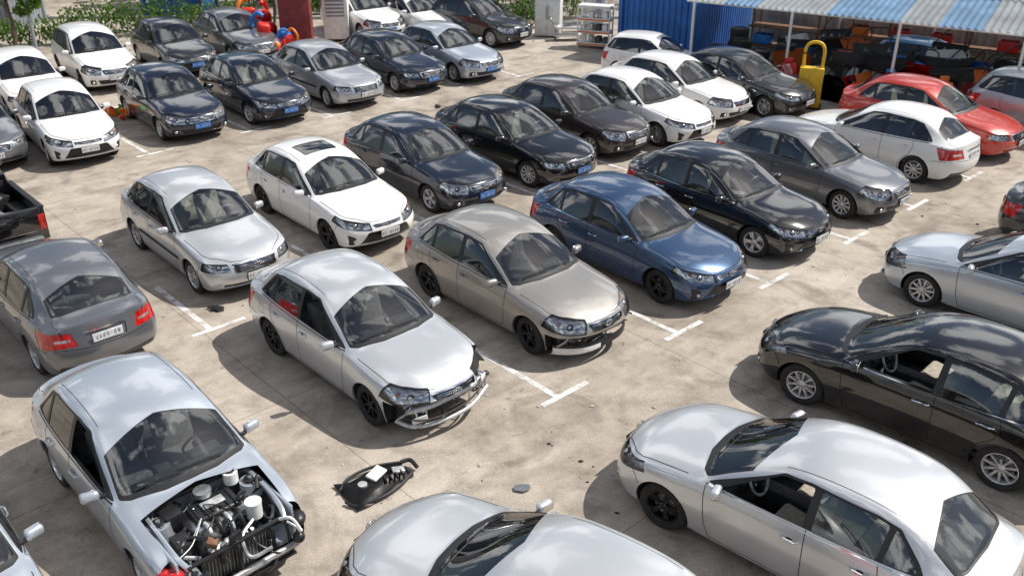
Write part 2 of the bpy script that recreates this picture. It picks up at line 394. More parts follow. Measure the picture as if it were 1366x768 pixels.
    if strip is None:
        if not modern:
            fs=carve(bm,polyplanes(rpoly([(-.56,.43),(.56,.43),(.46,.27),(-.46,.27)] if not classic else [(-.62,.37),(.62,.37),(.58,.28),(-.58,.28)],.04),'yz'),ff,TRIM); sink(bm,fs,.03,PAINT)
            if not classic:
                for s in (1,-1):
                    fs=carve(bm,polyplanes(rpoly([(s*.60,.44),(s*.74,.44),(s*.74,.30),(s*.58,.30)],.03),'yz'),ff,TRIM); sink(bm,fs,.02,PAINT)
        else:
            fs=carve(bm,polyplanes(rpoly([(-.44,.54),(.44,.54),(.62,.26),(-.62,.26)],.05),'yz'),ff,TRIM); sink(bm,fs,.03,PAINT)
            for s in (1,-1):
                fs=carve(bm,polyplanes(rpoly([(s*.66,.46),(s*.79,.52),(s*.76,.28),(s*.68,.28)],.03),'yz'),ff,TRIM); sink(bm,fs,.015,PAINT)
    for s in (1,-1):
        fl=lambda c,n:c.x<-1.6 and c.z>.6 and c.y*s>.3
        pl=[(V((-2.2,0,.72)),V((-.1,0,-1)).normalized()),(V((-2.2,0,.925)),V((-.05,0,1)).normalized()),(V((0,s*.44,.8)),V((0,-s,.3*1)).normalized()),(V((-1.76,0,.8)),V((1,0,-.5)).normalized())]
        fs=carve(bm,pl,fl,RED)
        sink(bm,fs,.004,TRIM)
        fs=carve(bm,[(V((0,0,.795)),V((0,0,-1))),(V((0,0,.835)),V((0,0,1))),(V((0,s*.50,0)),V((0,-s,0))),(V((0,s*.70,0)),V((0,s,0)))],lambda c,n:c.x<-1.9 and .7<c.z<.95 and c.y*s>.4 and n.x<-.3,LAMPIN)
    rr=lambda c,n:c.x<-1.8 and n.x<-.2
    fs=carve(bm,polyplanes(rpoly([(-.30,.88),(.30,.88),(.28,.70),(-.28,.70)],.03),'yz'),rr); sink(bm,fs,.02,PAINT)
    fs=carve(bm,polyplanes(rpoly([(-.70,.40),(.70,.40),(.72,.20),(-.72,.20)],.03),'yz'),rr,TRIM)
    for ax in (XF,XR):
        for s in (1,-1):
            circ=[(ax+.365*math.cos(2*math.pi*k/28),.315+.365*math.sin(2*math.pi*k/28)) for k in range(28)]
            fs=carve(bm,polyplanes(circ,'xz'),lambda c,n:c.y*s>.5 and c.z<.75 and abs(c.x-ax)<.5)
            bmesh.ops.delete(bm,geom=fs,context='FACES')
            es=[e for e in bm.edges if len(e.link_faces)==1 and all(v.co.y*s>.4 and abs(v.co.x-ax)<.42 and v.co.z<.72 for v in e.verts)
                and all(abs(math.hypot(v.co.x-ax,v.co.z-.315)-.365)<.02 for v in e.verts)]
            for dy,mi in ((.025,PAINT),(.0,UNDER)):
                r=bmesh.ops.extrude_edge_only(bm,edges=es)
                nv=[x for x in r['geom'] if isinstance(x,bmesh.types.BMVert)]
                for x in r['geom']:
                    if isinstance(x,bmesh.types.BMFace): x.material_index=mi
                for v in nv:
                    if dy: v.co.y-=s*dy
                    else: v.co.y=s*.48
                es=[x for x in r['geom'] if isinstance(x,bmesh.types.BMEdge) and len(x.link_faces)==1 and all(q in nv for q in x.verts)]
                bmesh.ops.recalc_face_normals(bm,faces=[x for x in r['geom'] if isinstance(x,bmesh.types.BMFace)])
            ring=[bm.verts.new((ax+.372*math.cos(math.pi*k/14),s*.48,.315+.372*math.sin(math.pi*k/14))) for k in range(-3,18)]
            f=bm.faces.new(ring); f.material_index=UNDER
    if strip=='front':
        fs=carve(bm,polyplanes([(2.4,.66),(1.2,.69),(1.0,.64),(1.06,.3),(1.09,0),(1.06,-.3),(1.0,-.64),(1.2,-.69),(2.4,-.66)],'xy'),lambda c,n:c.z>.6 and n.z>.3 and c.x>.9)
        bmesh.ops.delete(bm,geom=fs,context='FACES')
        fs=carve(bm,[(V((1.93,0,.5)),V((-1,0,-.25)).normalized())],lambda c,n:c.x>1.6)
        bmesh.ops.delete(bm,geom=fs,context='FACES')
    if strip in('bumper','bumperlow'):
        top=.60 if strip=='bumper' else .53
        fs=carve(bm,[(V((1.72,0,.3)),V((-1,0,0))),(V((0,0,top)),V((-.0,0,1)))],lambda c,n:c.x>1.6 and c.z<.7)
        bmesh.ops.delete(bm,geom=fs,context='FACES')
    for s in (1,-1):
        for path in ([(.80,.955),(.80,.80),(.76,.45),(.70,.255)],[(-.385,1.0),(-.40,.6),(-.40,.255)],
                     [(-1.14,.985),(-1.17,.86),(-1.12,.70),(-.95,.55),(-.88,.40),(-.87,.255)],
                     [(.70,.255),(-.87,.255)],
                     [(1.76,.67),(1.70,.60),(1.66,.52)] if strip is None else [(.7,.3),(.7,.26)],
                     [(-1.62,.62),(-1.75,.66),(-1.97,.66)]):
            ribbon(bm,bvh,path,'y',.009,GAP,s)
        if classic: ribbon(bm,bvh,[(.92,.56),(-.88,.57)],'y',.05,PAINT,s,off=.012); ribbon(bm,bvh,[(.92,.535),(-.88,.545)],'y',.007,GAP,s,off=.004)
        if not hatch: ribbon(bm,bvh,[(.80,.958),(-.4,.965),(-1.5,1.012)],'y',.012,CHROME if modern else TRIM,s,off=.004)
        if strip!='front': ribbon(bm,bvh,[(2.10,s*.40),(1.95,s*.55),(1.83,s*.68),(1.7,s*.745),(1.4,s*.765),(1.06,s*.775)],'z',.009,GAP)
        if not hatch: ribbon(bm,bvh,[(-1.84,s*.62),(-1.95,s*.64),(-2.1,s*.60)],'z',.007,GAP)
        ribbon(bm,bvh,[(.02,s*.565),(-.5,s*.555),(-1.18,s*.55)],'z',.007,TRIM)
    ribbon(bm,bvh,[(-1.35,.72),(-1.35,.85),(-1.50,.85),(-1.50,.72),(-1.35,.72)],'y',.005,GAP,-1)
    if strip!='front':
        ribbon(bm,bvh,[(2.09,-.42),(2.15,-.25),(2.17,0),(2.15,.25),(2.09,.42)],'z',.009,GAP)
    if not hatch:
        ribbon(bm,bvh,[(-.64,.69),(-.30,.665),(.30,.665),(.64,.69)],'x',.008,GAP,-1)
        ribbon(bm,bvh,[(-.33,.90),(.33,.90)],'x',.022,CHROME,-1,off=.008)
    for s in bulbs:
        ell(bm,(2.0,s*.60,.655),(.05,.065,.055),CHROME); ell(bm,(2.045,s*.49,.64),(.035,.045,.045),CHROME); ell(bm,(1.88,s*.71,.70 if not classic else .66),(.035,.03,.03),AMBER)
    rg=random.Random(11)
    def glyphs(x,z,ry):
        for k in range(7):
            yy=-.165+k*.055
            if k==2: box(bm,(x,yy,z),(.003,.008,.008),PTEXT,(0,ry,0)); continue
            box(bm,(x,yy-.009,z),(.003,.006,.062),PTEXT,(0,ry,0))
            if rg.random()<.7: box(bm,(x,yy+.011,z+rg.choice((-.012,0,.012))),(.003,.006,.04),PTEXT,(0,ry,0))
            for dz_ in (-.028,0,.028):
                if rg.random()<.65: box(bm,(x,yy+.001,z+dz_),(.003,.022,.006),PTEXT,(0,ry,0))
    if strip in(None,'bumper','bumperlow'):
        for z in ((.575,.605,.635,.665) if classic else (.605,.632,.658) if not modern else (.632,)):
            ribbon(bm,bvh,[(-.31,z),(0,z),(.31,z)],'x',.010,CHROME,1,off=.000)
        r=bvh.ray_cast(V((4,0,.635)),V((-1,0,0)))
        if r[0]:
            c=r[0]
            tube(bm,[c+V((.012,.070*math.cos(a),.046*math.sin(a))) for a in [2*math.pi*k/16 for k in range(17)]],.008,CHROME,6,1)
            tube(bm,[c+V((.012,.028*math.cos(a),.044*math.sin(a))) for a in [2*math.pi*k/16 for k in range(17)]],.007,CHROME,6,1)
    if strip is None:
        for z in (.31,.345,.38): ribbon(bm,bvh,[(-.44,z),(.44,z)],'x',.010,UNDER if (modern or classic) else PAINT,1,off=-.006)
        if not classic:
            for s in (1,-1): ell(bm,(2.12 if not modern else 2.06,s*.66,.37),(.03,.045,.04),LAMPIN)
        box(bm,(2.292,0,.475),(.012,.42,.13),PLATE,(0,.05,0),.004,1)
        box(bm,(2.284,0,.475),(.012,.44,.15),TRIM,(0,.05,0)); glyphs(2.2995,.475,.05)
    box(bm,(-2.245,0,.79),(.012,.44,.13),PLATE,(0,.08,0),.004,1); glyphs(-2.2525,.79,.08)
    for s in (1,-1):
        box(bm,(.60,s*.965,1.02),(.105,.20,.125),PAINT,(0,0,s*.22),.045,4)
        box(bm,(.551,s*.968,1.02),(.012,.165,.092),CHROME,(0,0,s*.22),.004,1)
        tube(bm,[(.64,s*.80,.985),(.625,s*.86,.985),(.60,s*.90,.995)],.028,TRIM,8,3)
        for hx,hz in ((-.24,.815),(-1.0,.845)):
            r=bvh.ray_cast(V((hx,s*2,hz)),V((0,-s,0)))
            y=abs(r[0].y)
            tube(bm,[(hx+.10,s*(y-.005),hz-.005),(hx+.08,s*(y+.026),hz),(hx-.06,s*(y+.03),hz+.004),(hx-.10,s*(y-.005),hz)],.013,PAINT if not modern else CHROME,8,4)
            ell(bm,(hx,s*(y-.004),hz-.004),(.055,.006,.024),TRIM)
    for y0,y1 in ((.42,-.12),(-.08,-.58)):
        pts=[]
        for t in (0,.33,.66,1):
            y=y0+(y1-y0)*t; x=.965-.05*abs(y)/.6-.035*t-.02
            h=bvh.ray_cast(V((x,y,3)),V((0,0,-1)))
            pts.append(h[0]+V((.012,0,.018)))
        tube(bm,pts,.009,TRIM,6,3)
    return finish(bm,'car_body_'+key,CARM)
def interior_mesh(beige=False):
    bm=bmesh.new()
    box(bm,(-.25,0,.32),(2.3,1.5,.06),1)
    for s in (1,-1):
        box(bm,(-.10,s*.36,.52),(.52,.50,.20),0,(0,-.12,0),.06,3)
        box(bm,(-.38,s*.36,.82),(.16,.48,.66),0,(0,-.28,0),.06,3)
        box(bm,(-.50,s*.36,1.22),(.09,.26,.17),0,(0,-.2,0),.035,3)
        for q in (-.06,.06): cyl(bm,(-.47,s*.36+q,1.12),.008,.12,2)
        box(bm,(-1.30,s*.34,1.12),(.09,.24,.14),0,(0,-.2,0),.035,3)
        box(bm,(-.25,s*.80,.70),(2.1,.05,.52),1,(0,0,0),.02)
    box(bm,(-.98,0,.55),(.5,1.35,.2),0,(0,-.1,0),.06,3)
    box(bm,(-1.24,0,.84),(.16,1.35,.58),0,(0,-.3,0),.06,3)
    box(bm,(-1.56,0,.965),(.50,1.58,.03),1,(0,0,0),.01)
    box(bm,(-1.40,0,.66),(.04,1.62,.60),1)
    box(bm,(.78,0,.82),(.45,1.46,.28),1,(0,-.12,0),.08,4)
    box(bm,(.56,.36,.94),(.18,.38,.10),1,(0,0,0),.04,3)
    box(bm,(.2,0,.52),(.7,.2,.3),1,(0,0,0),.04)
    M=Matrix.Translation((.40,.36,.96))@Euler((0,R(-25-40),0)).to_matrix().to_4x4()
    pts=[M@Vector((.18*math.cos(a),.18*math.sin(a),0)) for a in [2*math.pi*k/24 for k in range(25)]]
    tube(bm,pts,.017,3 if beige else 2,8,1); 
    for a in (0,math.pi,-math.pi/2): tube(bm,[M@Vector((0,0,0)),M@Vector((.17*math.sin(a+math.pi/2),.17*math.cos(a+math.pi/2),0))],.015,2,6,1,False)
    ell(bm,M@Vector((0,0,0)),(.06,.06,.06),2)
    box(bm,(.10,0,1.38),(.03,.20,.06),2,(0,-.3,0),.01)
    return finish(bm,'cabin_interior',[M_cloth2 if beige else M_cloth,M_dash,M_trim,M_alu])
def wheel_mesh(kind):
    bm=bmesh.new()
    prof=[(.205,-.085),(.22,-.10),(.265,-.107),(.298,-.098),(.314,-.078),(.318,-.05),(.318,-.045),(.310,-.043),(.310,-.037),(.318,-.035),(.318,-.005),(.310,-.003),(.310,.003),(.318,.005),(.318,.035),(.310,.037),(.310,.043),(.318,.045),(.318,.05),(.314,.078),(.298,.098),(.265,.107),(.22,.10),(.205,.085)]
    lathe(bm,prof,0,40)
    lathe(bm,[(.207,.090),(.212,.098),(.204,.101),(.196,.094),(.188,.06),(.182,-.08)],1,40)
    lathe(bm,[(.0,-.02),(.182,-.02)],2,30)
    lathe(bm,[(.0,.012),(.145,.012),(.145,-.01)],3,30)
    n={'multi':10,'five':5,'seven':7,'steel':9}[kind]
    for k in range(n):
        a=2*math.pi*k/n
        def spoke(a0,w0,w1):
            c,s=math.cos(a0),math.sin(a0)
            def pt(r,w,y): return bm.verts.new((c*r-s*w,y,s*r+c*w))
            r0,r1=.035,.198
            A=[pt(r0,-w0,.07),pt(r0,w0,.07),pt(r0,w0,.04),pt(r0,-w0,.04)]
            m=[pt(.12,-(w0+w1)/2,.084),pt(.12,(w0+w1)/2,.084),pt(.12,(w0+w1)/2,.05),pt(.12,-(w0+w1)/2,.05)]
            B=[pt(r1,-w1,.088),pt(r1,w1,.088),pt(r1,w1,.05),pt(r1,-w1,.05)]
            for X,Y in((A,m),(m,B)):
                for q in range(4):
                    f=bm.faces.new((X[q],X[(q+1)%4],Y[(q+1)%4],Y[q])); f.material_index=1
        if kind=='five':
            spoke(a-.13,.014,.016); spoke(a+.13,.014,.016)
        elif kind=='steel': spoke(a,.016,.024)
        elif kind=='seven': spoke(a,.020,.018)
        else: spoke(a,.013,.015)
    lathe(bm,[(.0,.090),(.028,.088),(.034,.080),(.055,.072),(.058,.04)],1,20)
    for k in range(5):
        a=2*math.pi*k/5+.3; cyl(bm,(.045*math.cos(a),.076,.045*math.sin(a)),.007,.014,3,(math.pi/2,0,0),6)
    bmesh.ops.recalc_face_normals(bm,faces=bm.faces)
    return bm
def wheelm(kind,rim): return finish(wheel_mesh(kind),'wheel_'+kind,[M_tyre,rim,M_under,M_metal])
W={'multi':wheelm('multi',M_rim),'five':wheelm('five',M_rim),'fiveb':wheelm('five',M_rimb),'sevenb':wheelm('seven',M_rimb),'seven':wheelm('seven',M_rim),'steel':wheelm('steel',M_rimb)}
B={}
def body(key):
    if key not in B:
        B[key]={'sedan':lambda:body_mesh('a'),'modern':lambda:body_mesh('b',modern=True),'sunroof':lambda:body_mesh('c',modern=True,sunroof=True),
          'hatch':lambda:body_mesh('d',hatch=True),'stripped':lambda:body_mesh('e',strip='front',openwin=True),'nobumper':lambda:body_mesh('f',strip='bumper',openwin=True),'lowbumper':lambda:body_mesh('g',strip='bumperlow'),
          'open':lambda:body_mesh('h',modern=True,openwin=True),'classic':lambda:body_mesh('i',classic=True)}[key]()
    return B[key]
INT=interior_mesh(); INTB=interior_mesh(True)
def place(name,px,py,head,style,col,wheel='multi',ref='FR',scale=(1,1,1),beige=False,bp=False):
    h=R(head); sx,sy,sz=scale
    loc={'FR':(XF,-.8),'RR':(XR,-.8),'FL':(XF,.8),'RL':(XR,.8),'C':(0,0)}[ref]
    lx,ly=loc[0]*sx,loc[1]*sy
    ox=px-(math.cos(h)*lx-math.sin(h)*ly); oy=py-(math.sin(h)*lx+math.cos(h)*ly)
    e=empty(name,(ox,oy,0),h,scale)
    b=obj('body',body(style),e); b.material_slots[0].link='OBJECT'; b.material_slots[0].material=P[col]
    if bp:
        for i,mm in ((PLATE,M_plateb),(PTEXT,M_ptextw)): b.material_slots[i].link='OBJECT'; b.material_slots[i].material=mm
    obj('cabin_interior',INTB if beige else INT,e)
    st=random.uniform(-.12,.12)
    for nm,x,s in (('wheel_front_left',XF,1),('wheel_front_right',XF,-1),('wheel_rear_left',XR,1),('wheel_rear_right',XR,-1)):
        obj(nm,W[wheel],e,(x,s*.735,WR),(0,random.uniform(0,6),(0 if s>0 else math.pi)+(st if x>0 else 0)))
    return e
c1=place('stripped_silver_sedan',-5.72,9.24,-47,'stripped','silverblue','multi','RR')
c2=place('silver_sedan',-1.96,10.55,-46.8,'nobumper','silver','sevenb')
c3=place('champagne_sedan',.286,12.48,-48,'lowbumper','champ','fiveb')
place('blue_sedan',2.572,14.19,-48,'modern','blue','fiveb')
place('black_sedan',4.666,16.09,-48,'modern','black','five',beige=True)
place('grey_sedan',6.99,18.02,-47,'sedan','grey','multi')
place('white_sedan',9.36,20.2,133,'sedan','white','multi','RL')
place('red_sedan',11.33,21.88,-46,'classic','red','multi',beige=True,scale=(1.04,1.02,1.02))
place('silver_hatchback',12.9,23.9,-46,'hatch','silver2','multi','RR',(1,1,1.1))
place('silver_sedan',-5.65,14.57,-48,'classic','silver','seven',beige=True,scale=(.98,.98,1.0))
place('white_sedan',-3.585,16.41,-48,'sunroof','white','fiveb')
place('navy_sedan',-1.754,18.36,-47,'sedan','navy','five',bp=True)
place('black_sedan',.382,19.92,-46,'classic','black','multi',bp=True,scale=(1.03,1.01,.99),beige=True)
place('brown_sedan',1.966,22.0,-46,'sedan','brown','seven')
place('white_sedan',3.757,22.9,-47,'modern','white','seven',beige=True)
place('white_sedan',5.19,24.9,-46,'sedan','white','multi',beige=True)
place('dark_grey_sedan',7.19,25.49,-46,'modern','dgrey','seven')
place('white_hatchback',4.7,29.9,-30,'hatch','white','multi','C',(.80,.92,.95))
place('blue_hatchback',13.2,28.6,-40,'hatch','lblue','multi','C',(.9,.95,1.0))
place('grey_sedan',-13.7,22.4,-50,'classic','grey','multi','C')
place('white_hatchback',-11.37,21.43,-52,'modern','white','multi',scale=(.95,.98,1.03))
place('navy_sedan',-9.29,23.4,-51,'sedan','navy','five',bp=True)
place('black_sedan',-7.3,24.83,-50,'modern','navy','five',bp=True,beige=True)
place('grey_sedan',-5.44,26.49,-48,'classic','silver2','multi')
place('navy_sedan',-3.63,28.18,-47,'classic','navy','multi',bp=True,scale=(.98,1,1))
place('silver_sedan',-1.88,29.48,-47,'sedan','silverblue','multi',bp=True)
place('white_sedan',-14.3,25.41,-52,'classic','white','multi')
place('white_hatchback',-13.43,28.36,-52,'hatch','white','fiveb',scale=(1,1,1.08))
place('dark_grey_sedan',-11.47,30.17,-52,'modern','dgrey','multi',bp=True)
place('grey_sedan',-9.8,32.1,-50,'sedan','grey','multi')
place('white_hatchback',-5.78,35.6,-52,'hatch','white','multi',scale=(1,1,1.1),bp=True)
place('white_sedan',-3.57,35.8,-50,'sedan','white','multi')
place('dark_grey_hatchback',-.79,34.6,-42,'hatch','dgrey','multi',scale=(1,1,1.08))
place('silver_sedan',1.787,8.445,138,'open','silver','fiveb','FL',beige=True)
place('black_sedan',4.163,11.065,135.5,'open','black','multi','FL',scale=(1.05,1.03,1.02),beige=True)
place('silver_sedan',7.09,14.05,135,'sedan','silverblue','multi','FL',beige=True)
place('black_sedan',11.6,15.7,-46,'sedan','dgrey','multi','C')
place('silver_sedan',.28,6.48,145,'modern','silver','fiveb','C')
place('grey_sedan',-7.22,11.88,133,'sedan','grey','multi','RL')
place('silver_sedan',-6.03,7.0,-47,'modern','silverblue','multi','C')
print('cars',time.time()-T0)
# ------------------------------------------------------------------ black pickup at the left edge
def pickup(x,y,head):
    e=empty('black_pickup_truck',(x,y,0),R(head),(1,1,.90)); bm=bmesh.new()
    r=.40
    low=[(-2.6,.45),(-2.6,.66),(-.72,.66),(-.70,1.02),(.95,1.0),(1.15,.98),(2.25,.90),(2.45,.80),(2.5,.42)]
    for ax in (1.6,-1.65):
        low.append((ax+r,.42))
        for k in range(1,12):
            a=math.pi*k/12; z=.42+r*.9*math.sin(a); low.append((ax+r*math.cos(a),min(z,.645) if ax<0 else z))
        low.append((ax-r,.42))
    vs=[bm.verts.new((a,-.88,z)) for a,z in low]; f=bm.faces.new(vs)
    rr=bmesh.ops.extrude_face_region(bm,geom=[f]); 
    for v in rr['geom']:
        if isinstance(v,bmesh.types.BMVert): v.co.y+=1.76
    bmesh.ops.triangulate(bm,faces=[q for q in bm.faces if len(q.verts)>4])
    bmesh.ops.recalc_face_normals(bm,faces=bm.faces)
    for s in (1,-1):
        box(bm,(-1.66,s*.85,.90),(1.88,.07,.50),0,(0,0,0),.015); box(bm,(-1.66,s*.84,1.165),(1.90,.11,.035),1,(0,0,0),.012)
        box(bm,(-1.65,s*.68,.78),(.85,.26,.22),1,(0,0,0),.03)
        ell(bm,(.75,s*1.02,1.15),(.07,.13,.10),0)
    box(bm,(-2.58,0,.90),(.07,1.60,.48),0,(0,0,0),.015); box(bm,(-2.58,0,1.15),(.10,1.6,.03),1,(0,0,0),.01)
    box(bm,(-.74,0,.95),(.06,1.62,.55),1,(0,0,0),.01); box(bm,(-1.66,0,.675),(1.8,1.6,.02),1)
    for k in range(9): box(bm,(-1.66,-.6+.15*k,.69),(1.75,.05,.014),1)
    for s in (1,-1): tube(bm,[(-.80,s*.75,1.16),(-.95,s*.72,1.42),(-1.05,s*.60,1.48),(-1.05,0,1.50)],.03,1,8)
    box(bm,(-2.66,0,.50),(.14,1.5,.12),3,(0,0,0),.03)
    for s in (1,-1): box(bm,(-2.61,s*.80,.85),(.03,.12,.34),4,(0,0,0),.01)
    def ring(z,x0,x1,y): return [bm.verts.new(p) for p in ((x0,-y,z),(x1,-y,z),(x1,y,z),(x0,y,z))]
    a=ring(1.0,-.72,.98,.84); b=ring(1.55,-.62,.35,.68); c=ring(1.62,-.5,.2,.60)
    for p,q,mi in ((a,b,2),(b,c,0)):
        for k in range(4):
            f=bm.faces.new((p[k],p[(k+1)%4],q[(k+1)%4],q[k])); f.material_index=mi
    bm.faces.new(c)
    for s in (1,-1):
        tube(bm,[(.98,s*.84,1.0),(.35,s*.68,1.56)],.04,0,8,1,False); tube(bm,[(-.72,s*.84,1.0),(-.62,s*.68,1.56)],.05,0,8,1,False); tube(bm,[(.1,s*.845,1.0),(-.05,s*.69,1.56)],.035,0,8,1,False)
        box(bm,(2.38,s*.66,.80),(.16,.32,.16),5,(0,0,-s*.3),.03)
    box(bm,(2.47,0,.74),(.06,.9,.22),1,(0,0,0),.02)
    box(bm,(-1.5,.1,.83),(.8,.7,.28),5,(.05,.08,.2),.02); box(bm,(-2.1,-.25,.82),(.5,.45,.26),3,(0,.1,-.3),.02); box(bm,(-1.1,-.45,.85),(.35,.4,.34),1,(0,0,.4),.02)
    box(bm,(-2.15,.38,.86),(.55,.5,.34),5,(.1,0,.15),.02)
    tube(bm,[(-2.4,.5,.95),(-1.8,.45,1.08),(-1.1,.55,.98)],.04,1,8); tube(bm,[(-2.3,-.5,.85),(-1.8,-.2,1.05),(-1.3,-.5,1.05)],.03,3,8)
    obj('truck_body',finish(bm,'truck_body',[P['black'],M_trim,M_glass,M_metal,M_red,M_alu],True,30),e)
    for nm,X,s in (('wheel_front_left',1.6,1),('wheel_front_right',1.6,-1),('wheel_rear_left',-1.65,1),('wheel_rear_right',-1.65,-1)):
        obj(nm,W['multi'],e,(X,s*.78,.35/.90),(0,0,0 if s>0 else math.pi),(1.1,1.05,1.1/.90))
pickup(-11.3,17.4,133)
# ------------------------------------------------------------------ wreck details
rnd=random.Random(3)
def engine_bay(parent,mi_paint):
    bm=bmesh.new()
    for s in (1,-1):
        box(bm,(1.5,s*.66,.62),(1.0,.03,.42),0,(0,0,0),.008)
        box(bm,(1.5,s*.52,.40),(1.0,.28,.05),0)
        cyl(bm,(1.30,s*.54,.66),.15,.36,0,seg=24,r2=.12); cyl(bm,(1.30,s*.54,.855),.07,.03,1)
        cyl(bm,(1.30,s*.54,.875),.025,.03,2)
        for k in range(3):
            a=k*2.09; cyl(bm,(1.30+.09*math.cos(a),s*.54+.09*math.sin(a),.85),.01,.03,2,seg=6)
        tube(bm,[(1.05,s*.60,.86),(1.5,s*.61,.84),(1.85,s*.60,.78),(2.02,s*.55,.70)],.03,0,8)
        tube(bm,[(1.2,s*.42,.34),(1.7,s*.43,.33),(2.08,s*.45,.34)],.04,1,8)
        tube(bm,[(2.02,s*.55,.74),(2.06,s*.56,.5),(2.06,s*.55,.30)],.022,1,8)
    box(bm,(1.0,0,.66),(.04,1.36,.55),0); box(bm,(1.55,0,.27),(1.1,1.2,.03),1)
    box(bm,(1.04,0,.90),(.10,1.3,.06),1,(0,0,0),.02)
    box(bm,(1.38,.05,.56),(.42,.62,.36),2,(0,0,0),.03); box(bm,(1.36,.05,.78),(.34,.54,.09),1,(0,.04,0),.035,3)
    for k in range(6): box(bm,(1.36,-.17+k*.085,.832),(.28,.014,.014),1)
    box(bm,(1.36,.05,.84),(.12,.26,.02),3,(0,.04,0),.006)
    for k in range(4): tube(bm,[(1.45,-.14+k*.12,.74),(1.62,-.14+k*.12,.76),(1.70,-.14+k*.12,.64),(1.62,-.14+k*.12,.5)],.028,1 if k%2 else 3,10)
    cyl(bm,(1.70,.05,.52),.05,.52,3,(math.pi/2,0,0))
    cyl(bm,(1.42,.42,.60),.09,.06,2,(math.pi/2,0,0)); cyl(bm,(1.48,.42,.42),.07,.05,2,(math.pi/2,0,0)); cyl(bm,(1.25,.42,.46),.06,.05,1,(math.pi/2,0,0))
    cyl(bm,(1.55,.30,.62),.075,.12,3,(math.pi/2,0,0))
    box(bm,(1.22,-.38,.80),(.24,.20,.16),1,(0,0,.1),.02); box(bm,(1.62,-.44,.66),(.26,.19,.2),1,(0,0,0),.015); box(bm,(1.62,-.44,.77),(.25,.18,.02),1,(0,0,0),.004)
    for q in (-.05,.05): cyl(bm,(1.66,-.44+q,.79),.012,.03,2)
    cyl(bm,(1.16,.38,.90),.085,.14,4,seg=24); cyl(bm,(1.16,.38,.975),.05,.02,1)
    cyl(bm,(1.66,.38,.74),.09,.18,4,seg=24); cyl(bm,(1.66,.38,.84),.095,.02,4,seg=24)
    cyl(bm,(1.20,.02,.90),.10,.06,2,seg=24)
    box(bm,(1.93,0,.48),(.035,.78,.36),1,(0,.1,0)); 
    for k in range(20): box(bm,(1.952,-.37+k*.039,.48),(.005,.004,.30),2,(0,.1,0))
    box(bm,(1.97,.02,.705),(.05,1.10,.028),1,(0,0,.03),.008); box(bm,(2.03,0,.28),(.08,1.1,.05),2,(0,0,0),.01)
    box(bm,(2.12,0,.40),(.05,1.22,.075),3,(0,.1,.03),.02)
    for y in (-.40,.40,0): box(bm,(2.0,y,.48),(.03,.04,.40),1,(0,0,0),.006)
    box(bm,(1.97,0,.78),(.03,.16,.10),1,(0,0,.3),.01)
    for s in (1,-1): 
        box(bm,(2.05,s*.60,.42),(.16,.05,.10),2,(0,0,s*.3),.01)
        tube(bm,[(1.98,s*.52,.72),(2.10,s*.60,.66),(2.16,s*.64,.58),(2.12,s*.66,.46)],.014,2,6)
    for k in range(46):
        a=Vector((rnd.uniform(1.05,2.10),rnd.uniform(-.58,.58),rnd.uniform(.5,.88)))
        pts=[a]
        for j in range(3):
            a=a+Vector((rnd.uniform(-.25,.25),rnd.uniform(-.28,.28),rnd.uniform(-.14,.09))); a.x=min(2.18,max(1.03,a.x)); a.y=max(-.6,min(.6,a.y)); a.z=max(.3,min(.93,a.z)); pts.append(a.copy())
        tube(bm,pts,rnd.choice((.006,.008,.012,.018,.022)),rnd.choice((1,1,1,2,3,1,6)),7,5)
    for k in range(18):
        box(bm,(rnd.uniform(1.1,2.1),rnd.uniform(-.55,.55),rnd.uniform(.5,.8)),(rnd.uniform(.03,.12),rnd.uniform(.03,.1),rnd.uniform(.03,.08)),rnd.choice((1,2,3,6,1)),(rnd.random(),rnd.random(),rnd.random()),.006)
    for k in range(3): ell(bm,(rnd.uniform(1.75,2.05),rnd.uniform(-.5,.5),rnd.uniform(.35,.6)),(.03,.03,.04),5)
    tube(bm,[(1.95,-.55,.42),(2.08,-.52,.40),(2.2,-.50,.38)],.03,2,10); tube(bm,[(2.0,.3,.30),(2.14,.33,.30)],.035,1,10)
    ell(bm,(1.93,-.72,.66),(.16,.12,.085),7,(0,0,.5)); ell(bm,(2.02,-.70,.66),(.05,.05,.05),2,(0,0,.5))
    ell(bm,(1.99,.72,.62),(.12,.09,.07),1,(0,0,-.5))
    ell(bm,(2.16,.62,.52),(.07,.07,.07),1); tube(bm,[(2.0,.5,.74),(2.12,.58,.78),(2.20,.64,.62)],.018,4,6)
    return obj('engine_bay',finish(bm,'engine_bay',[mi_paint,M_trim,M_metal,M_alu,M_white,M_yell,M_rust,M_red]),parent)
engine_bay(c1,P['silverblue'])
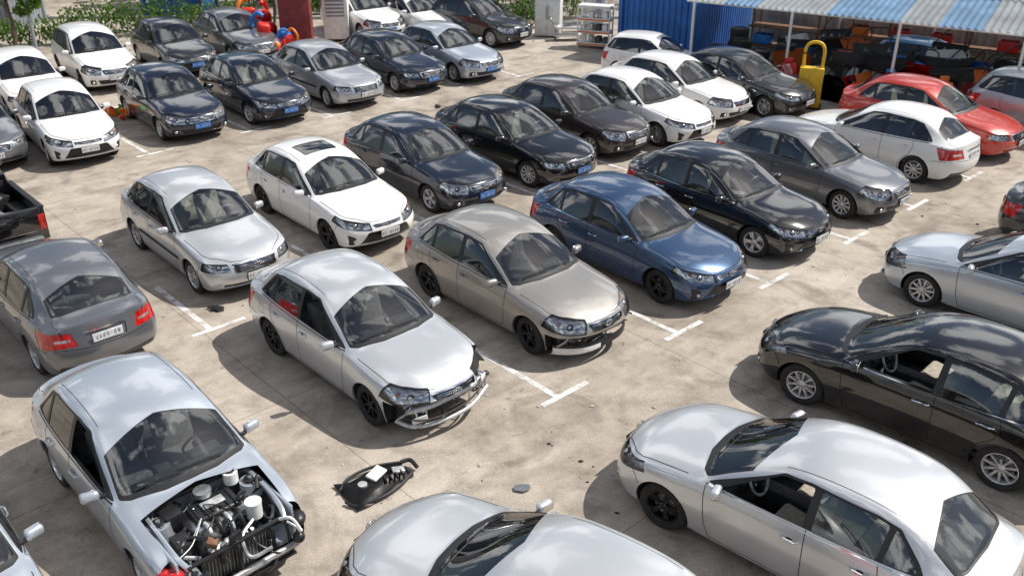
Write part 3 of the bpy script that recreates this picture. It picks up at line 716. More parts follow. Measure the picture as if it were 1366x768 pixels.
def nose_frame(parent,low=False):
    bm=bmesh.new(); z0=.60 if not low else .50
    box(bm,(1.86,0,.42),(.06,1.1,.42 if not low else .34),1,(0,0,0),.01)
    for k in range(26): box(bm,(1.893,-.5+k*.04,.42),(.004,.006,.32),2)
    for s in (1,-1):
        box(bm,(1.80,s*.62,.40),(.20,.16,.34),1,(0,0,s*.2),.03)
        box(bm,(2.0,s*.46,.46),(.20,.07,.10),2,(0,0,0),.01)
        tube(bm,[(1.95,s*.56,.60),(2.05,s*.66,.55),(2.02,s*.74,.46),(1.92,s*.78,.36)],.016,2,6)
    tube(bm,[(1.98,-.68,.46),(2.09,-.40,.475),(2.12,0,.48),(2.09,.40,.475),(1.98,.68,.46)],.045,3 if not low else 1,10)
    if not low:
        tube(bm,[(1.90,-.80,.34),(2.10,-.62,.26),(2.22,-.2,.24),(2.24,.25,.27),(2.12,.66,.36)],.028,3,8)
        tube(bm,[(1.92,-.78,.44),(2.14,-.58,.36),(2.24,-.2,.34),(2.22,.3,.38),(2.06,.72,.50)],.014,1,8)
        for y in (-.6,-.45,-.2,.05,.3,.5,.64):
            tube(bm,[(2.06,y,.50),(2.16-abs(y)*.12,y+.02,.40),(2.20-abs(y)*.2,y,.27)],.014,rnd.choice((1,3,4)),6)
        box(bm,(2.13,-.56,.36),(.02,.22,.09),4,(.2,0,-.5),.006); box(bm,(2.22,0,.35),(.02,.30,.12),1,(0,.1,0),.006)
        box(bm,(2.10,.60,.52),(.02,.16,.08),4,(0,0,.5),.006)
        ell(bm,(2.03,.72,.50),(.05,.045,.04),1)
    else:
        g={}
        n=22
        for i in range(n+1):
            t=i/n*2-1; y=t*.80; x=2.24-.40*abs(t)**3.0
            for j,(dx,z) in enumerate(((-.02,.37),(.0,.33),(.0,.25),(-.05,.20))):
                g[i,j]=bm.verts.new((x+dx,y,z+.02*t))
        for i in range(n):
            for j in range(3):
                f=bm.faces.new((g[i,j],g[i+1,j],g[i+1,j+1],g[i,j+1])); f.material_index=1 if not(1<=j<=2 and (i<9 or i>18)) else 4
        box(bm,(2.14,.0,.44),(.03,.9,.06),1,(0,0,0),.01)
    for k in range(14):
        a=Vector((rnd.uniform(1.9,2.1),rnd.uniform(-.7,.7),rnd.uniform(.3,z0))); pts=[a]
        for j in range(3):
            a=a+Vector((rnd.uniform(-.06,.08),rnd.uniform(-.2,.2),rnd.uniform(-.1,.08))); a.x=min(2.16,max(1.88,a.x)); a.z=max(.22,min(z0,a.z)); a.y=max(-.72,min(.72,a.y)); pts.append(a.copy())
        tube(bm,pts,rnd.choice((.006,.009,.012)),rnd.choice((1,1,2,3)),6,4)
    for k in range(8): box(bm,(rnd.uniform(1.92,2.08),rnd.uniform(-.65,.65),rnd.uniform(.3,.55)),(.04,rnd.uniform(.05,.12),rnd.uniform(.03,.07)),rnd.choice((1,2,3)),(rnd.random(),rnd.random(),0),.006)
    return obj('exposed_front_frame',finish(bm,'front_frame',[P['silver'],M_trim,M_metal,M_alu,M_white]),parent)
nose_frame(c2); nose_frame(c3,True)
# ------------------------------------------------------------------ ground
def ground_mat():
    m,nt,out=newmat('worn_concrete'); L=nt.links.new
    p=N(nt,'ShaderNodeBsdfPrincipled'); p.inputs['Roughness'].default_value=.85; p.inputs['Specular IOR Level'].default_value=.3
    tc=N(nt,'ShaderNodeTexCoord')
    def noise(scale,detail=6,rough=.6,dist=0,vec=None):
        n=N(nt,'ShaderNodeTexNoise'); n.inputs['Scale'].default_value=scale; n.inputs['Detail'].default_value=detail; n.inputs['Roughness'].default_value=rough; n.inputs['Distortion'].default_value=dist
        L(vec or tc.outputs['Object'],n.inputs['Vector']); return n
    def ramp(src,e):
        r=N(nt,'ShaderNodeValToRGB'); cr=r.color_ramp
        cr.elements[0].position=e[0][0]; cr.elements[0].color=(*e[0][1],1); cr.elements[1].position=e[-1][0]; cr.elements[1].color=(*e[-1][1],1)
        for pos,c in e[1:-1]:
            x=cr.elements.new(pos); x.color=(*c,1)
        L(src,r.inputs['Fac']); return r
    big=ramp(noise(.22,8,.62,.4).outputs['Fac'],[(.3,(.29,.247,.203)),(.5,(.415,.362,.305)),(.7,(.50,.445,.385))])
    med=ramp(noise(1.7,9,.7).outputs['Fac'],[(.3,(.62,.61,.60)),(.5,(.98,.98,.98)),(.72,(1.2,1.2,1.19))])
    fine=ramp(noise(38,4,.7).outputs['Fac'],[(.3,(.78,.78,.78)),(.7,(1.18,1.18,1.18))])
    def mulc(a,b,f=1.):
        x=N(nt,'ShaderNodeMixRGB',blend_type='MULTIPLY'); x.inputs['Fac'].default_value=f; L(a,x.inputs['Color1']); L(b,x.inputs['Color2']); return x
    c=mulc(big.outputs[0],med.outputs[0]); c=mulc(c.outputs[0],fine.outputs[0])
    st=ramp(noise(.75,5,.55,1.2).outputs['Fac'],[(.53,(1,1,1)),(.63,(.68,.67,.66)),(.78,(.40,.39,.38))])
    c=mulc(c.outputs[0],st.outputs[0],.8)
    sp=ramp(noise(3.8,3,.5,.6).outputs['Fac'],[(.66,(1,1,1)),(.74,(.45,.43,.41))])
    c=mulc(c.outputs[0],sp.outputs[0],.7)
    mp=N(nt,'ShaderNodeMapping'); mp.inputs['Rotation'].default_value=(0,0,R(-43)); L(tc.outputs['Object'],mp.inputs['Vector'])
    mp2=N(nt,'ShaderNodeMapping'); mp2.inputs['Scale'].default_value=(.12,1.5,1); L(mp.outputs[0],mp2.inputs['Vector'])
    tk=ramp(noise(1.3,6,.6,.3,mp2.outputs[0]).outputs['Fac'],[(.35,(.80,.79,.78)),(.55,(1.05,1.05,1.05))])
    c=mulc(c.outputs[0],tk.outputs[0],.7)
    br=N(nt,'ShaderNodeTexBrick'); br.offset=0; br.inputs['Scale'].default_value=1; br.inputs['Brick Width'].default_value=5.2; br.inputs['Row Height'].default_value=5.2; br.inputs['Mortar Size'].default_value=.012; br.inputs['Mortar Smooth'].default_value=.2
    br.inputs['Color1'].default_value=(1,1,1,1); br.inputs['Color2'].default_value=(.90,.90,.89,1); br.inputs['Mortar'].default_value=(.5,.48,.45,1)
    L(mp.outputs[0],br.inputs['Vector']); c=mulc(c.outputs[0],br.outputs['Color'],.65)
    dn=noise(1.6,8,.65); mixv=N(nt,'ShaderNodeMixRGB'); mixv.inputs['Fac'].default_value=.7; L(tc.outputs['Object'],mixv.inputs['Color1']); L(dn.outputs['Color'],mixv.inputs['Color2'])
    vo=N(nt,'ShaderNodeTexVoronoi',feature='DISTANCE_TO_EDGE'); vo.inputs['Scale'].default_value=.75; L(mixv.outputs[0],vo.inputs['Vector'])
    cm=ramp(vo.outputs['Distance'],[(.0,(.45,.43,.41)),(.005,(1,1,1))])
    c=mulc(c.outputs[0],cm.outputs[0],.35)
    pw=ramp(noise(2.6,10,.75).outputs['Fac'],[(.58,(0,0,0)),(.72,(1,1,1))])
    ps=N(nt,'ShaderNodeMixRGB'); ps.inputs['Color2'].default_value=(.54,.50,.44,1); L(c.outputs[0],ps.inputs['Color1'])
    pf=N(nt,'ShaderNodeMath',operation='MULTIPLY'); L(pw.outputs[0],pf.inputs[0]); pf.inputs[1].default_value=.45; L(pf.outputs[0],ps.inputs['Fac'])
    L(ps.outputs[0],p.inputs['Base Color'])
    bp=N(nt,'ShaderNodeBump'); bp.inputs['Strength'].default_value=.45; bp.inputs['Distance'].default_value=.01
    L(noise(24,8,.75).outputs['Fac'],bp.inputs['Height']); L(bp.outputs[0],p.inputs['Normal'])
    L(p.outputs[0],out.inputs[0]); return m
bm=bmesh.new(); bmesh.ops.create_grid(bm,x_segments=8,y_segments=8,size=500)
obj('ground',finish(bm,'ground',[ground_mat()],False))
m,nt,out=newmat('worn_white_line'); L=nt.links.new
p=N(nt,'ShaderNodeBsdfPrincipled'); p.inputs['Base Color'].default_value=(.80,.79,.77,1); p.inputs['Roughness'].default_value=.7
tr=N(nt,'ShaderNodeBsdfTransparent'); tc=N(nt,'ShaderNodeTexCoord'); n=N(nt,'ShaderNodeTexNoise'); n.inputs['Scale'].default_value=3.3; n.inputs['Detail'].default_value=10; n.inputs['Roughness'].default_value=.7
L(tc.outputs['Object'],n.inputs['Vector']); mr=N(nt,'ShaderNodeMapRange'); mr.inputs['From Min'].default_value=.44; mr.inputs['From Max'].default_value=.66; mr.inputs['To Min'].default_value=.90; mr.inputs['To Max'].default_value=.10
L(n.outputs['Fac'],mr.inputs['Value']); ms=N(nt,'ShaderNodeMixShader'); L(mr.outputs[0],ms.inputs[0]); L(tr.outputs[0],ms.inputs[1]); L(p.outputs[0],ms.inputs[2]); L(ms.outputs[0],out.inputs[0]); M_line=m
bm=bmesh.new()
def strip(a,b,w=.10,z=.005):
    a=Vector(a); b=Vector(b); d=(b-a).normalized(); n=Vector((-d.y,d.x))*w/2
    bm.faces.new([bm.verts.new((q.x,q.y,z)) for q in (a+n,a-n,b-n,b+n)])
def tee(x,y,l=4.9,back=(-.68,.733),row=(.737,.676),bar=.95):
    strip((x,y),(x+back[0]*l,y+back[1]*l))
    strip((x-row[0]*bar*.35,y-row[1]*bar*.35),(x+row[0]*bar*.65,y+row[1]*bar*.65),z=.009)
for x,y in ((.68,11.2),(2.75,13.08),(4.72,14.92),(6.88,16.88),(8.84,18.67),(10.9,20.5)): tee(x,y)
for k in range(0,7): tee(-5.0+2.03*k,13.2+1.87*k,2.2)
for x,y in ((-11.37,21.43),(-9.29,23.4),(-7.3,24.83),(-5.44,26.49),(-3.63,28.18),(-1.88,29.48)): tee(x+2.15,y+.80,4.5)
for x,y in ((-14.3,25.4),(-13.43,28.36),(-11.47,30.17)): tee(x+2.2,y+.80,3)
obj('parking_bay_lines',finish(bm,'bay_lines',[M_line],False))
# ------------------------------------------------------------------ background structures
def corr(name,w,h,mat_,n=40,amp=.03,seg=4):
    bm=bmesh.new(); pr=None
    for i in range(n*seg+1):
        x=w*i/(n*seg); ph=(i%seg)/seg; y=amp*(1 if ph in(.25,.5) else -1)
        a=(bm.verts.new((x,y,0)),bm.verts.new((x,y,h)))
        if pr: bm.faces.new((pr[0],a[0],a[1],pr[1]))
        pr=a
    return finish(bm,name,[mat_],False)
M_blue=simple('blue_steel',(.02,.13,.42),.45,.1,.25,1.2)
M_greyst=simple('grey_steel',(.30,.33,.35),.5,.2,.25,.8)
M_roofw=simple('roof_sheet_translucent',(.50,.55,.58),.5,0,.2,1.5,transl=.55)
M_roofb=simple('roof_sheet_blue',(.15,.28,.44),.45,.1,.3,1.5,transl=.25)
M_dark=simple('dark_wall',(.10,.09,.08),.9,0,.4,2)
M_conc=simple('plaster_wall',(.42,.40,.37),.9,0,.18,1,bump=.2)
M_maroon=simple('maroon_paint',(.20,.03,.03),.6,0,.3,3)
M_redp=simple('red_plastic',(.65,.025,.015),.4,0,.15,5)
M_bluep=simple('blue_plastic',(.03,.22,.65),.4,0,.15,5)
M_orange=simple('orange_plastic',(.75,.18,.02),.4,0,.15,5)
M_greenp=simple('green_plastic',(.06,.35,.04),.5,0,.15,5)
def container(name,x,y,rz,w,d,h,mat_,frame):
    e=empty(name,(x,y,0),R(rz))
    n=int(w/.22)
    obj('front_panel',corr('corr',w,h,mat_,n),e)
    obj('back_panel',corr('corr',w,h,mat_,n),e,(0,d,0))
    nd=int(d/.22)
    obj('end_panel_1',corr('corr',d,h,mat_,nd),e,(0,0,0),(0,0,R(90)))
    obj('end_panel_2',corr('corr',d,h,mat_,nd),e,(w,0,0),(0,0,R(90)))
    bm=bmesh.new()
    for X in (0,w):
        for Y in (0,d): box(bm,(X,Y,h/2),(.14,.14,h+.04),0)
    for Y in (0,d):
        box(bm,(w/2,Y,h+.05),(w+.1,.13,.12),0); box(bm,(w/2,Y,.07),(w+.1,.13,.13),0)
    for X in (0,w):
        box(bm,(X,d/2,h+.048),(.12,d-.16,.12),0)
    box(bm,(w/2,d/2,h+.03),(w-.15,d-.15,.05),0)
    obj('frame',finish(bm,'frame',[frame],False),e); return e
container('blue_shipping_container',3.9,33.5,-34,2.75,6.0,2.8,M_blue,M_blue)
container('grey_shipping_container',-26.5,37.4,-2,6.6,2.5,2.5,M_greyst,M_greyst)
container('blue_shipping_container',-16.0,40.8,2,2.5,2.4,2.2,M_blue,M_blue)
e=empty('open_storage_shed',(5.73,29.8,0),R(-34))
LX=16.; DY=5.5
bm=bmesh.new(); n=int(LX/.19)*4
for b in range(2):
    y0,y1=(-.12,2.6) if b==0 else (2.5,DY+.3)
    pr=None
    for i in range(n+1):
        x=-.3+(LX+.6)*i/n; ph=i%4; z=.025 if ph in(1,2) else -.025
        zz=lambda y:2.56+.16*y+(0 if b==0 else .03)
        a=(bm.verts.new((x,y0,zz(y0)+z)),bm.verts.new((x,y1,zz(y1)+z)))
        if pr:
            f=bm.faces.new((pr[0],a[0],a[1],pr[1])); k=int(x/1.05+b*.5)
            f.material_index=[0,1,0,0,1,1,0,1,0,0,1,0,1,1,0,0,1,0][k%18]
        pr=a
obj('corrugated_roof',finish(bm,'roof',[M_roofw,M_roofb],False),e)
bm=bmesh.new()
for x in (0.05,3.2,6.3,9.5,12.7,15.9):
    cyl(bm,(x,0,1.26),.045,2.52,0,seg=12); cyl(bm,(x,DY-.1,1.65),.045,3.30,0,seg=12)
    tube(bm,[(x,0,2.48),(x,DY,3.36)],.04,0,6,1,False)
for y,z in ((0,2.50),(1.8,2.78),(3.6,3.06),(5.3,3.33)): tube(bm,[(-.2,y,z),(LX+.1,y,z)],.035,0,6,1,False)
obj('posts_and_rafters',finish(bm,'posts',[M_white]),e)
M_shedw=simple('weathered_sheet_wall',(.36,.35,.33),.8,0,.35,1.3)
obj('back_wall',corr('bw',LX,1.6,M_shedw,60),e,(0,DY,0)); obj('end_wall',corr('ew',DY,2.9,M_greyst,24),e,(LX,0,0),(0,0,R(90)))
bm=bmesh.new(); bx=lambda *a,**k:box(bm,*a,**k)
for z in (.5,1.15,1.8):
    bx((5.2,4.4,z),(9.5,.9,.04),1)
for x in (.6,2.9,5.2,7.5,9.9):
    for y in (4.0,4.85): bx((x,y,1.0),(.05,.05,2.0),1)
obj('storage_racks',finish(bm,'racks',[M_dark,M_rust],False),e)
def sh(x,y,z=0):
    c,s=math.cos(R(-34)),math.sin(R(-34)); return (5.73+c*x-s*y,29.8+s*x+c*y,z)
TY=finish(wheel_mesh('steel'),'loose_wheel',[M_tyre,M_rimb,M_under,M_metal])
def tyre_stack(x,y,n,name='tyre_stack'):
    e=empty(name,(x,y,0))
    for k in range(n): obj('tyre_%d'%(k+1),TY,e,(rnd.uniform(-.05,.05),rnd.uniform(-.05,.05),.11+.215*k),(math.pi/2,0,rnd.uniform(0,6)))
for x,y,n_ in ((.7,.8,5),(1.4,1.0,6),(2.1,.8,5),(2.75,1.2,6),(1.0,1.7,7),(8.7,1.4,6),(9.4,1.6,7),(10.2,1.5,6),(5.6,1.9,6)): 
    q=sh(x,y); tyre_stack(q[0],q[1],n_)
def door_mesh(mp):
    bm=bmesh.new(); g={}
    for i in range(9):
        for j in range(7):
            u=i/8; v=j/6; g[i,j]=bm.verts.new((u*1.05-(.0 if v<.8 else .05),.07*math.sin(v*2.6)-.03,v*.70))
    for i in range(8):
        for j in range(6): bm.faces.new((g[i,j],g[i+1,j],g[i+1,j+1],g[i,j+1]))
    bmesh.ops.solidify(bm,geom=bm.faces[:],thickness=.05)
    bmesh.ops.recalc_face_normals(bm,faces=bm.faces)
    tube(bm,[(0.03,-.02,.68),(.35,-.08,1.08),(.7,-.10,1.14),(1.0,-.08,1.08),(1.0,-.02,.68)],.02,1,6)
    tube(bm,[(.80,.06,.56),(.85,.09,.56),(.95,.09,.56),(1.0,.05,.56)],.012,1,6)
    return finish(bm,'car_door',[mp,M_trim])
def bumper_mesh(mp):
    bm=bmesh.new(); g={}; n=24; prof=[(-.10,.42),(.0,.40),(.02,.28),(.05,.24),(.05,.10),(-.06,.0)]
    for i in range(n+1):
        t=i/n*2-1; y=t*.85; x=-.45*abs(t)**3
        for j,(dx,z) in enumerate(prof): g[i,j]=bm.verts.new((x+dx,y,z))
    for i in range(n):
        for j in range(5):
            f=bm.faces.new((g[i,j],g[i+1,j],g[i+1,j+1],g[i,j+1]))
            if j in(2,) and 6<i<17: f.material_index=1
    bmesh.ops.solidify(bm,geom=bm.faces[:],thickness=.012)
    bmesh.ops.recalc_face_normals(bm,faces=bm.faces)
    return finish(bm,'bumper',[mp,M_trim])
def bonnet_mesh(mp):
    bm=bmesh.new(); g={}
    for i in range(9):
        for j in range(9):
            u=i/8; v=j/8*2-1; g[i,j]=bm.verts.new((u*1.0,v*(.70-.14*u*u),.08*(1-v*v)-.08*u*u))
    for i in range(8):
        for j in range(8): bm.faces.new((g[i,j],g[i+1,j],g[i+1,j+1],g[i,j+1]))
    bmesh.ops.solidify(bm,geom=bm.faces[:],thickness=.02)
    bmesh.ops.recalc_face_normals(bm,faces=bm.faces)
    return finish(bm,'bonnet',[mp,M_trim])
pm=[P['silver'],P['white'],P['lblue'],P['red'],P['white'],P['grey'],M_bluep,M_redp,M_orange]
DOORS=[door_mesh(m_) for m_ in pm]; BUMP=[bumper_mesh(m_) for m_ in pm]; BON=[bonnet_mesh(m_) for m_ in pm]
for k in range(96):
    x=3.1+8.2*k/96+rnd.uniform(-.3,.3); y=rnd.uniform(-.35,2.3); q=sh(x,y); t=rnd.randrange(3); i=rnd.randrange(len(pm))
    if 3.9<x<5.2 and y<.2: continue
    zb=.0 if y<.5 else rnd.uniform(.0,1.0)
    if t==0: obj('car_door',DOORS[i],None,(q[0],q[1],.03+zb),(R(rnd.uniform(-28,-8)),0,rnd.uniform(-1.2,.4)))
    elif t==1: obj('loose_bumper',BUMP[i],None,(q[0],q[1],.02+zb),(0,rnd.uniform(-.3,.3),rnd.uniform(-2.6,-1)))
    else: obj('loose_bonnet',BON[i],None,(q[0],q[1],.12+zb*.6),(rnd.uniform(-.2,.2),R(rnd.uniform(-75,-20)),rnd.uniform(.6,2.6)))
def crate(mp):
    bm=bmesh.new(); 
    for sx in (1,-1): box(bm,(sx*.29,0,.17),(.02,.40,.32),0,(0,0,0),.006)
    for sy in (1,-1): box(bm,(0,sy*.20,.17),(.56,.02,.32),0,(0,0,0),.006)
    box(bm,(0,0,.015),(.58,.40,.02),0)
    for z in (.08,.24,.325):
        for sy in (1,-1): box(bm,(0,sy*.215,z),(.60,.012,.025),0)
    for k in range(5): ell(bm,(rnd.uniform(-.2,.2),rnd.uniform(-.12,.12),.28),(.09,.07,.06),1)
    return finish(bm,'crate',[mp,M_under])
CR=[crate(m_) for m_ in (M_redp,M_bluep,M_orange,M_greenp,M_yell)]
for k in range(22):
    xx=rnd.uniform(2.8,11.5); q=sh(xx,rnd.uniform(-.5,.4) if k%2 else rnd.uniform(.4,2.2))
    if 3.9<xx<5.2: continue
    cc=CR[rnd.choice((0,1,1,2,4,0))]; r_=rnd.uniform(0,3)
    obj('plastic_crate',cc,None,(q[0],q[1],0),(0,0,r_))
    if k%2: obj('plastic_crate',CR[rnd.choice((0,1,2,4))],None,(q[0]+.03,q[1],.345),(0,0,r_+.1))
for k in range(14):
    q=sh(.9+.65*k,4.4); obj('plastic_crate',CR[rnd.randrange(5)],None,(q[0],q[1],rnd.choice((.53,1.18,1.83))),(0,0,R(-34)))
def seat(name,x,y,rz,mm):
    e=empty(name,(x,y,0),rz); bm=bmesh.new()
    box(bm,(0,0,.30),(.52,.50,.20),0,(0,-.1,0),.06,3); box(bm,(-.28,0,.66),(.16,.48,.66),0,(0,-.25,0),.06,3); box(bm,(-.40,0,1.06),(.09,.26,.17),0,(0,-.2,0),.035,3)
    for s in (1,-1): box(bm,(0,s*.2,.10),(.5,.04,.18),1)
    obj('cushions',finish(bm,'seat',[mm,M_metal]),e)
for k,(x,y) in enumerate(((3.5,-.3),(6.2,-.2),(7.0,-.4),(7.9,-.1),(8.8,-.5),(9.9,-.2))):
    q=sh(x,y); seat('loose_car_seat',q[0],q[1],rnd.uniform(-2.6,-1.4),[M_redp,M_bluep,M_cloth2,M_orange,M_redp,M_bluep][k])
q=sh(4.3,-.95)
e=empty('yellow_ticket_barrier',(q[0],q[1],0),R(-20),(1.1,1.1,1.1)); bm=bmesh.new()
box(bm,(0,0,.55),(.62,.35,1.05),0,(0,0,0),.03); box(bm,(0,-.18,.70),(.40,.02,.4),0,(0,0,0),.005)
tube(bm,[(-.24,0,1.05),(-.24,0,1.52),(-.12,0,1.70),(.12,0,1.70),(.24,0,1.52),(.24,0,1.05)],.045,0,10)
box(bm,(0,0,.02),(.7,.5,.04),1); obj('housing',finish(bm,'housing',[M_yell,M_trim]),e)
e=empty('white_refrigerator',(1.45,36.8,0),R(-12)); bm=bmesh.new()
box(bm,(0,0,.92),(1.0,.7,1.75),0,(0,0,0),.03); box(bm,(-.25,-.365,.92),(.47,.03,1.65),0,(0,0,0),.015); box(bm,(.25,-.365,.92),(.47,.03,1.65),0,(0,0,0),.015)
for x in(-.04,.04): tube(bm,[(x,-.38,.7),(x,-.42,.75),(x,-.42,1.15),(x,-.38,1.2)],.012,1,6)
for x in(-.4,.4):
    for y in(-.25,.25): cyl(bm,(x,y,.03),.03,.06,1)
obj('cabinet',finish(bm,'cab',[M_white,M_metal]),e)
e=empty('white_shelf_rack',(3.1,34.7,0),R(-20)); bm=bmesh.new()
for x in(-.6,.6):
    for y in(-.25,.25): box(bm,(x,y,.75),(.05,.05,1.5),0)
for z in(.15,.6,1.05,1.5): box(bm,(0,0,z),(1.26,.56,.10),0,(0,0,0),.01)
for z in(.15,.6,1.05): box(bm,(0,-.285,z),(1.2,.01,.05),1)
for z in(.2,.65,1.10):
    for k in range(4): box(bm,(-.42+.28*k,0,z+.10),(.2,.35,rnd.uniform(.12,.26)),rnd.choice((0,2,3)),(0,0,rnd.uniform(-.2,.2)),.01)
obj('rack',finish(bm,'rack',[M_white,M_orange,M_dark,M_metal]),e)
e=empty('white_tool_cart',(2.2,36.0,0),R(5)); bm=bmesh.new()
box(bm,(0,0,.5),(1.1,.5,.08),0,(0,0,0),.02); box(bm,(0,0,.2),(1.1,.5,.06),0,(0,0,0),.02)
for x in(-.5,.5):
    for y in(-.2,.2): box(bm,(x,y,.35),(.04,.04,.6),1); cyl(bm,(x,y,.05),.05,.03,2,(math.pi/2,0,0))
tube(bm,[(-.55,-.2,.5),(-.72,-.2,.85),(-.72,.2,.85),(-.55,.2,.5)],.018,1,6); box(bm,(.1,0,.62),(.6,.35,.18),1,(0,0,.2),.02)
obj('cart',finish(bm,'cart',[M_white,M_metal,M_tyre]),e)
e=empty('silver_gas_tank',(3.3,37.5,0)); bm=bmesh.new()
cyl(bm,(0,0,1.0),.45,1.7,0,seg=28); ell(bm,(0,0,1.85),(.45,.45,.18),0)
for k in range(3): cyl(bm,(.3*math.cos(k*2.1),.3*math.sin(k*2.1),.08),.04,.2,1)
obj('tank',finish(bm,'tank',[M_alu,M_dark]),e)
e=empty('maroon_metal_booth',(-7.9,34.2,0),R(8)); bm=bmesh.new()
box(bm,(0,0,1.05),(1.1,1.2,2.1),0,(0,0,0),.02); box(bm,(0,0,2.14),(1.3,1.4,.07),1,(0,0,0),.01); box(bm,(-.15,-.61,1.0),(.7,.02,1.8),2,(0,0,0),.006)
for k in range(9): box(bm,(-.15,-.625,.2+k*.2),(.66,.012,.02),0)
obj('booth',finish(bm,'booth',[M_maroon,M_rust,M_maroon]),e)
e=empty('white_storage_cabinet',(-6.75,36.0,0),R(4)); bm=bmesh.new()
box(bm,(0,0,1.1),(.95,.8,2.0),0,(0,0,0),.03); box(bm,(0,-.41,1.4),(.7,.02,.9),1,(0,0,0),.01)
for k in range(6): box(bm,(0,-.425,1.05+k*.14),(.66,.01,.05),0)
for x in(-.38,.38): cyl(bm,(x,-.3,.06),.06,.05,2,(math.pi/2,0,0))
obj('cabinet',finish(bm,'cab2',[M_white,M_greyst,M_tyre]),e)
def toy(name,x,y,rz,ma,mb,s=1):
    e=empty(name,(x,y,0),R(rz),(s,s,s)); bm=bmesh.new()
    box(bm,(0,0,.45),(1.0,.6,.5),0,(0,0,0),.14,4); box(bm,(-.25,0,.95),(.45,.55,.55),0,(0,.2,0),.12,4); ell(bm,(.45,0,.75),(.26,.26,.24),1)
    tube(bm,[(-.45,.25,.6),(-.6,.28,1.2),(-.4,.1,1.55),(-.2,0,1.45)],.07,1,10); tube(bm,[(.1,-.28,.6),(.35,-.3,1.0),(.6,-.25,.9)],.05,2,8)
    for X in(-.35,.35):
        for Y in(-.3,.3): cyl(bm,(X,Y,.16),.16,.10,2,(math.pi/2,0,0))
    obj('ride',finish(bm,'ride',[ma,mb,M_bluep]),e)
toy('red_ride_on_toy',-9.1,34.4,-60,M_redp,M_redp,1.1); toy('red_ride_on_toy',-8.6,33.1,20,M_redp,M_bluep,1.); toy('red_ride_on_toy',-9.9,35.2,100,M_redp,M_orange,1.15); toy('red_ride_on_toy',-8.0,32.6,200,M_redp,M_orange,.7)
bm=bmesh.new()
for k in range(40):
    a=rnd.uniform(0,6.3); rr=abs(rnd.gauss(0,.45))
    mi=rnd.choice((0,1,1,2,3)); c=(rr*math.cos(a)*1.3,rr*math.sin(a),.06+.25*math.exp(-rr*3)*rnd.random())
    if rnd.random()<.5: box(bm,c,(rnd.uniform(.1,.35),rnd.uniform(.05,.2),rnd.uniform(.02,.1)),mi,(rnd.random(),rnd.random(),rnd.random()*3),.01)
    else: tube(bm,[c,(c[0]+rnd.uniform(-.2,.2),c[1]+rnd.uniform(-.2,.2),c[2]+rnd.uniform(0,.12)),(c[0]+rnd.uniform(-.3,.3),c[1]+rnd.uniform(-.3,.3),.04)],.03,mi,6)
obj('plastic_scrap_pile',finish(bm,'scrap',[M_redp,M_greenp,M_yell,M_orange]),None,(-11.1,25.6,0))
e=empty('broken_headlamp_assembly',(-1.72,9.22,.0),R(38)); bm=bmesh.new()
g={}
for i in range(15):
    for j in range(9):
        u=i/14*2-1; v=j/8*2-1
        g[i,j]=bm.verts.new((u*.46,v*(.24-.07*u)+.04*math.sin(3*u),.03+.10*(1-u*u)**.6*(1-v**4)+.012*math.sin(9*u+4*v)))
for i in range(14):
    for j in range(8):
        if (i in(3,4,5) and j in(3,4,5)) or (i in(9,10) and j in(2,3)): continue
        bm.faces.new((g[i,j],g[i+1,j],g[i+1,j+1],g[i,j+1]))
bmesh.ops.solidify(bm,geom=bm.faces[:],thickness=.018); bmesh.ops.recalc_face_normals(bm,faces=bm.faces)
box(bm,(.02,.03,.155),(.24,.17,.035),1,(.08,-.1,.35),.015,3); box(bm,(.30,-.04,.12),(.16,.12,.04),2,(0,.1,-.3),.012); cyl(bm,(-.20,0,.07),.09,.05,0); cyl(bm,(-.20,0,.10),.06,.03,2)
for k in range(5): box(bm,(.06+.08*k,-.12,.125),(.016,.12,.04),0,(0,.2,-.15),.004)
tube(bm,[(-.50,-.1,.05),(-.42,-.24,.04),(-.1,-.30,.05),(.2,-.24,.05),(.46,-.12,.05)],.022,0,8); tube(bm,[(-.46,.12,.06),(-.25,.27,.06),(.1,.27,.07),(.44,.16,.05)],.02,0,8)
tube(bm,[(.42,.1,.1),(.54,.06,.10),(.56,-.08,.06)],.028,0,8)
obj('shell',finish(bm,'lampshell',[M_trim,M_white,M_alu]),e)
def chunk(name,x,y,s,mat_,rz=0):
    bm=bmesh.new(); ell(bm,(0,0,s*.25),(s,s*.55,s*.3),0,seg=12); 
    for v in bm.verts: v.co+=Vector((rnd.uniform(-1,1),rnd.uniform(-1,1),rnd.uniform(-.3,.6)))*s*.12
    tube(bm,[(-s,0,s*.2),(-s*1.3,s*.4,s*.3),(-s*.6,s*.9,s*.1)],s*.12,0,6)
    box(bm,(s*.5,-s*.3,s*.2),(s*.9,s*.5,s*.12),0,(.2,.3,.5),s*.03)
    obj(name,finish(bm,name,[mat_]),None,(x,y,0),(0,0,rz))
chunk('broken_wing_mirror',-5.1,13.9,.13,M_trim); chunk('broken_wing_mirror',-3.3,23.4,.12,M_trim,1); chunk('broken_wing_mirror',-4.2,30.5,.2,M_trim,2); chunk('broken_wing_mirror',-2.2,26.6,.12,M_trim,2)
chunk('loose_hubcap_fragment',-7.9,10.9,.12,M_trim,2.5)
bm=bmesh.new()
pts=[(-.10,-.05),(.02,-.08),(.11,-.02),(.09,.06),(-.02,.07),(-.11,.03)]
vs=[bm.verts.new((a,b,.03+.01*rnd.random())) for a,b in pts]; f=bm.faces.new(vs); bmesh.ops.solidify(bm,geom=[f],thickness=.025)
obj('concrete_fragment',finish(bm,'frag',[M_greyst],False),None,(.13,9.13,0))
bm=bmesh.new()
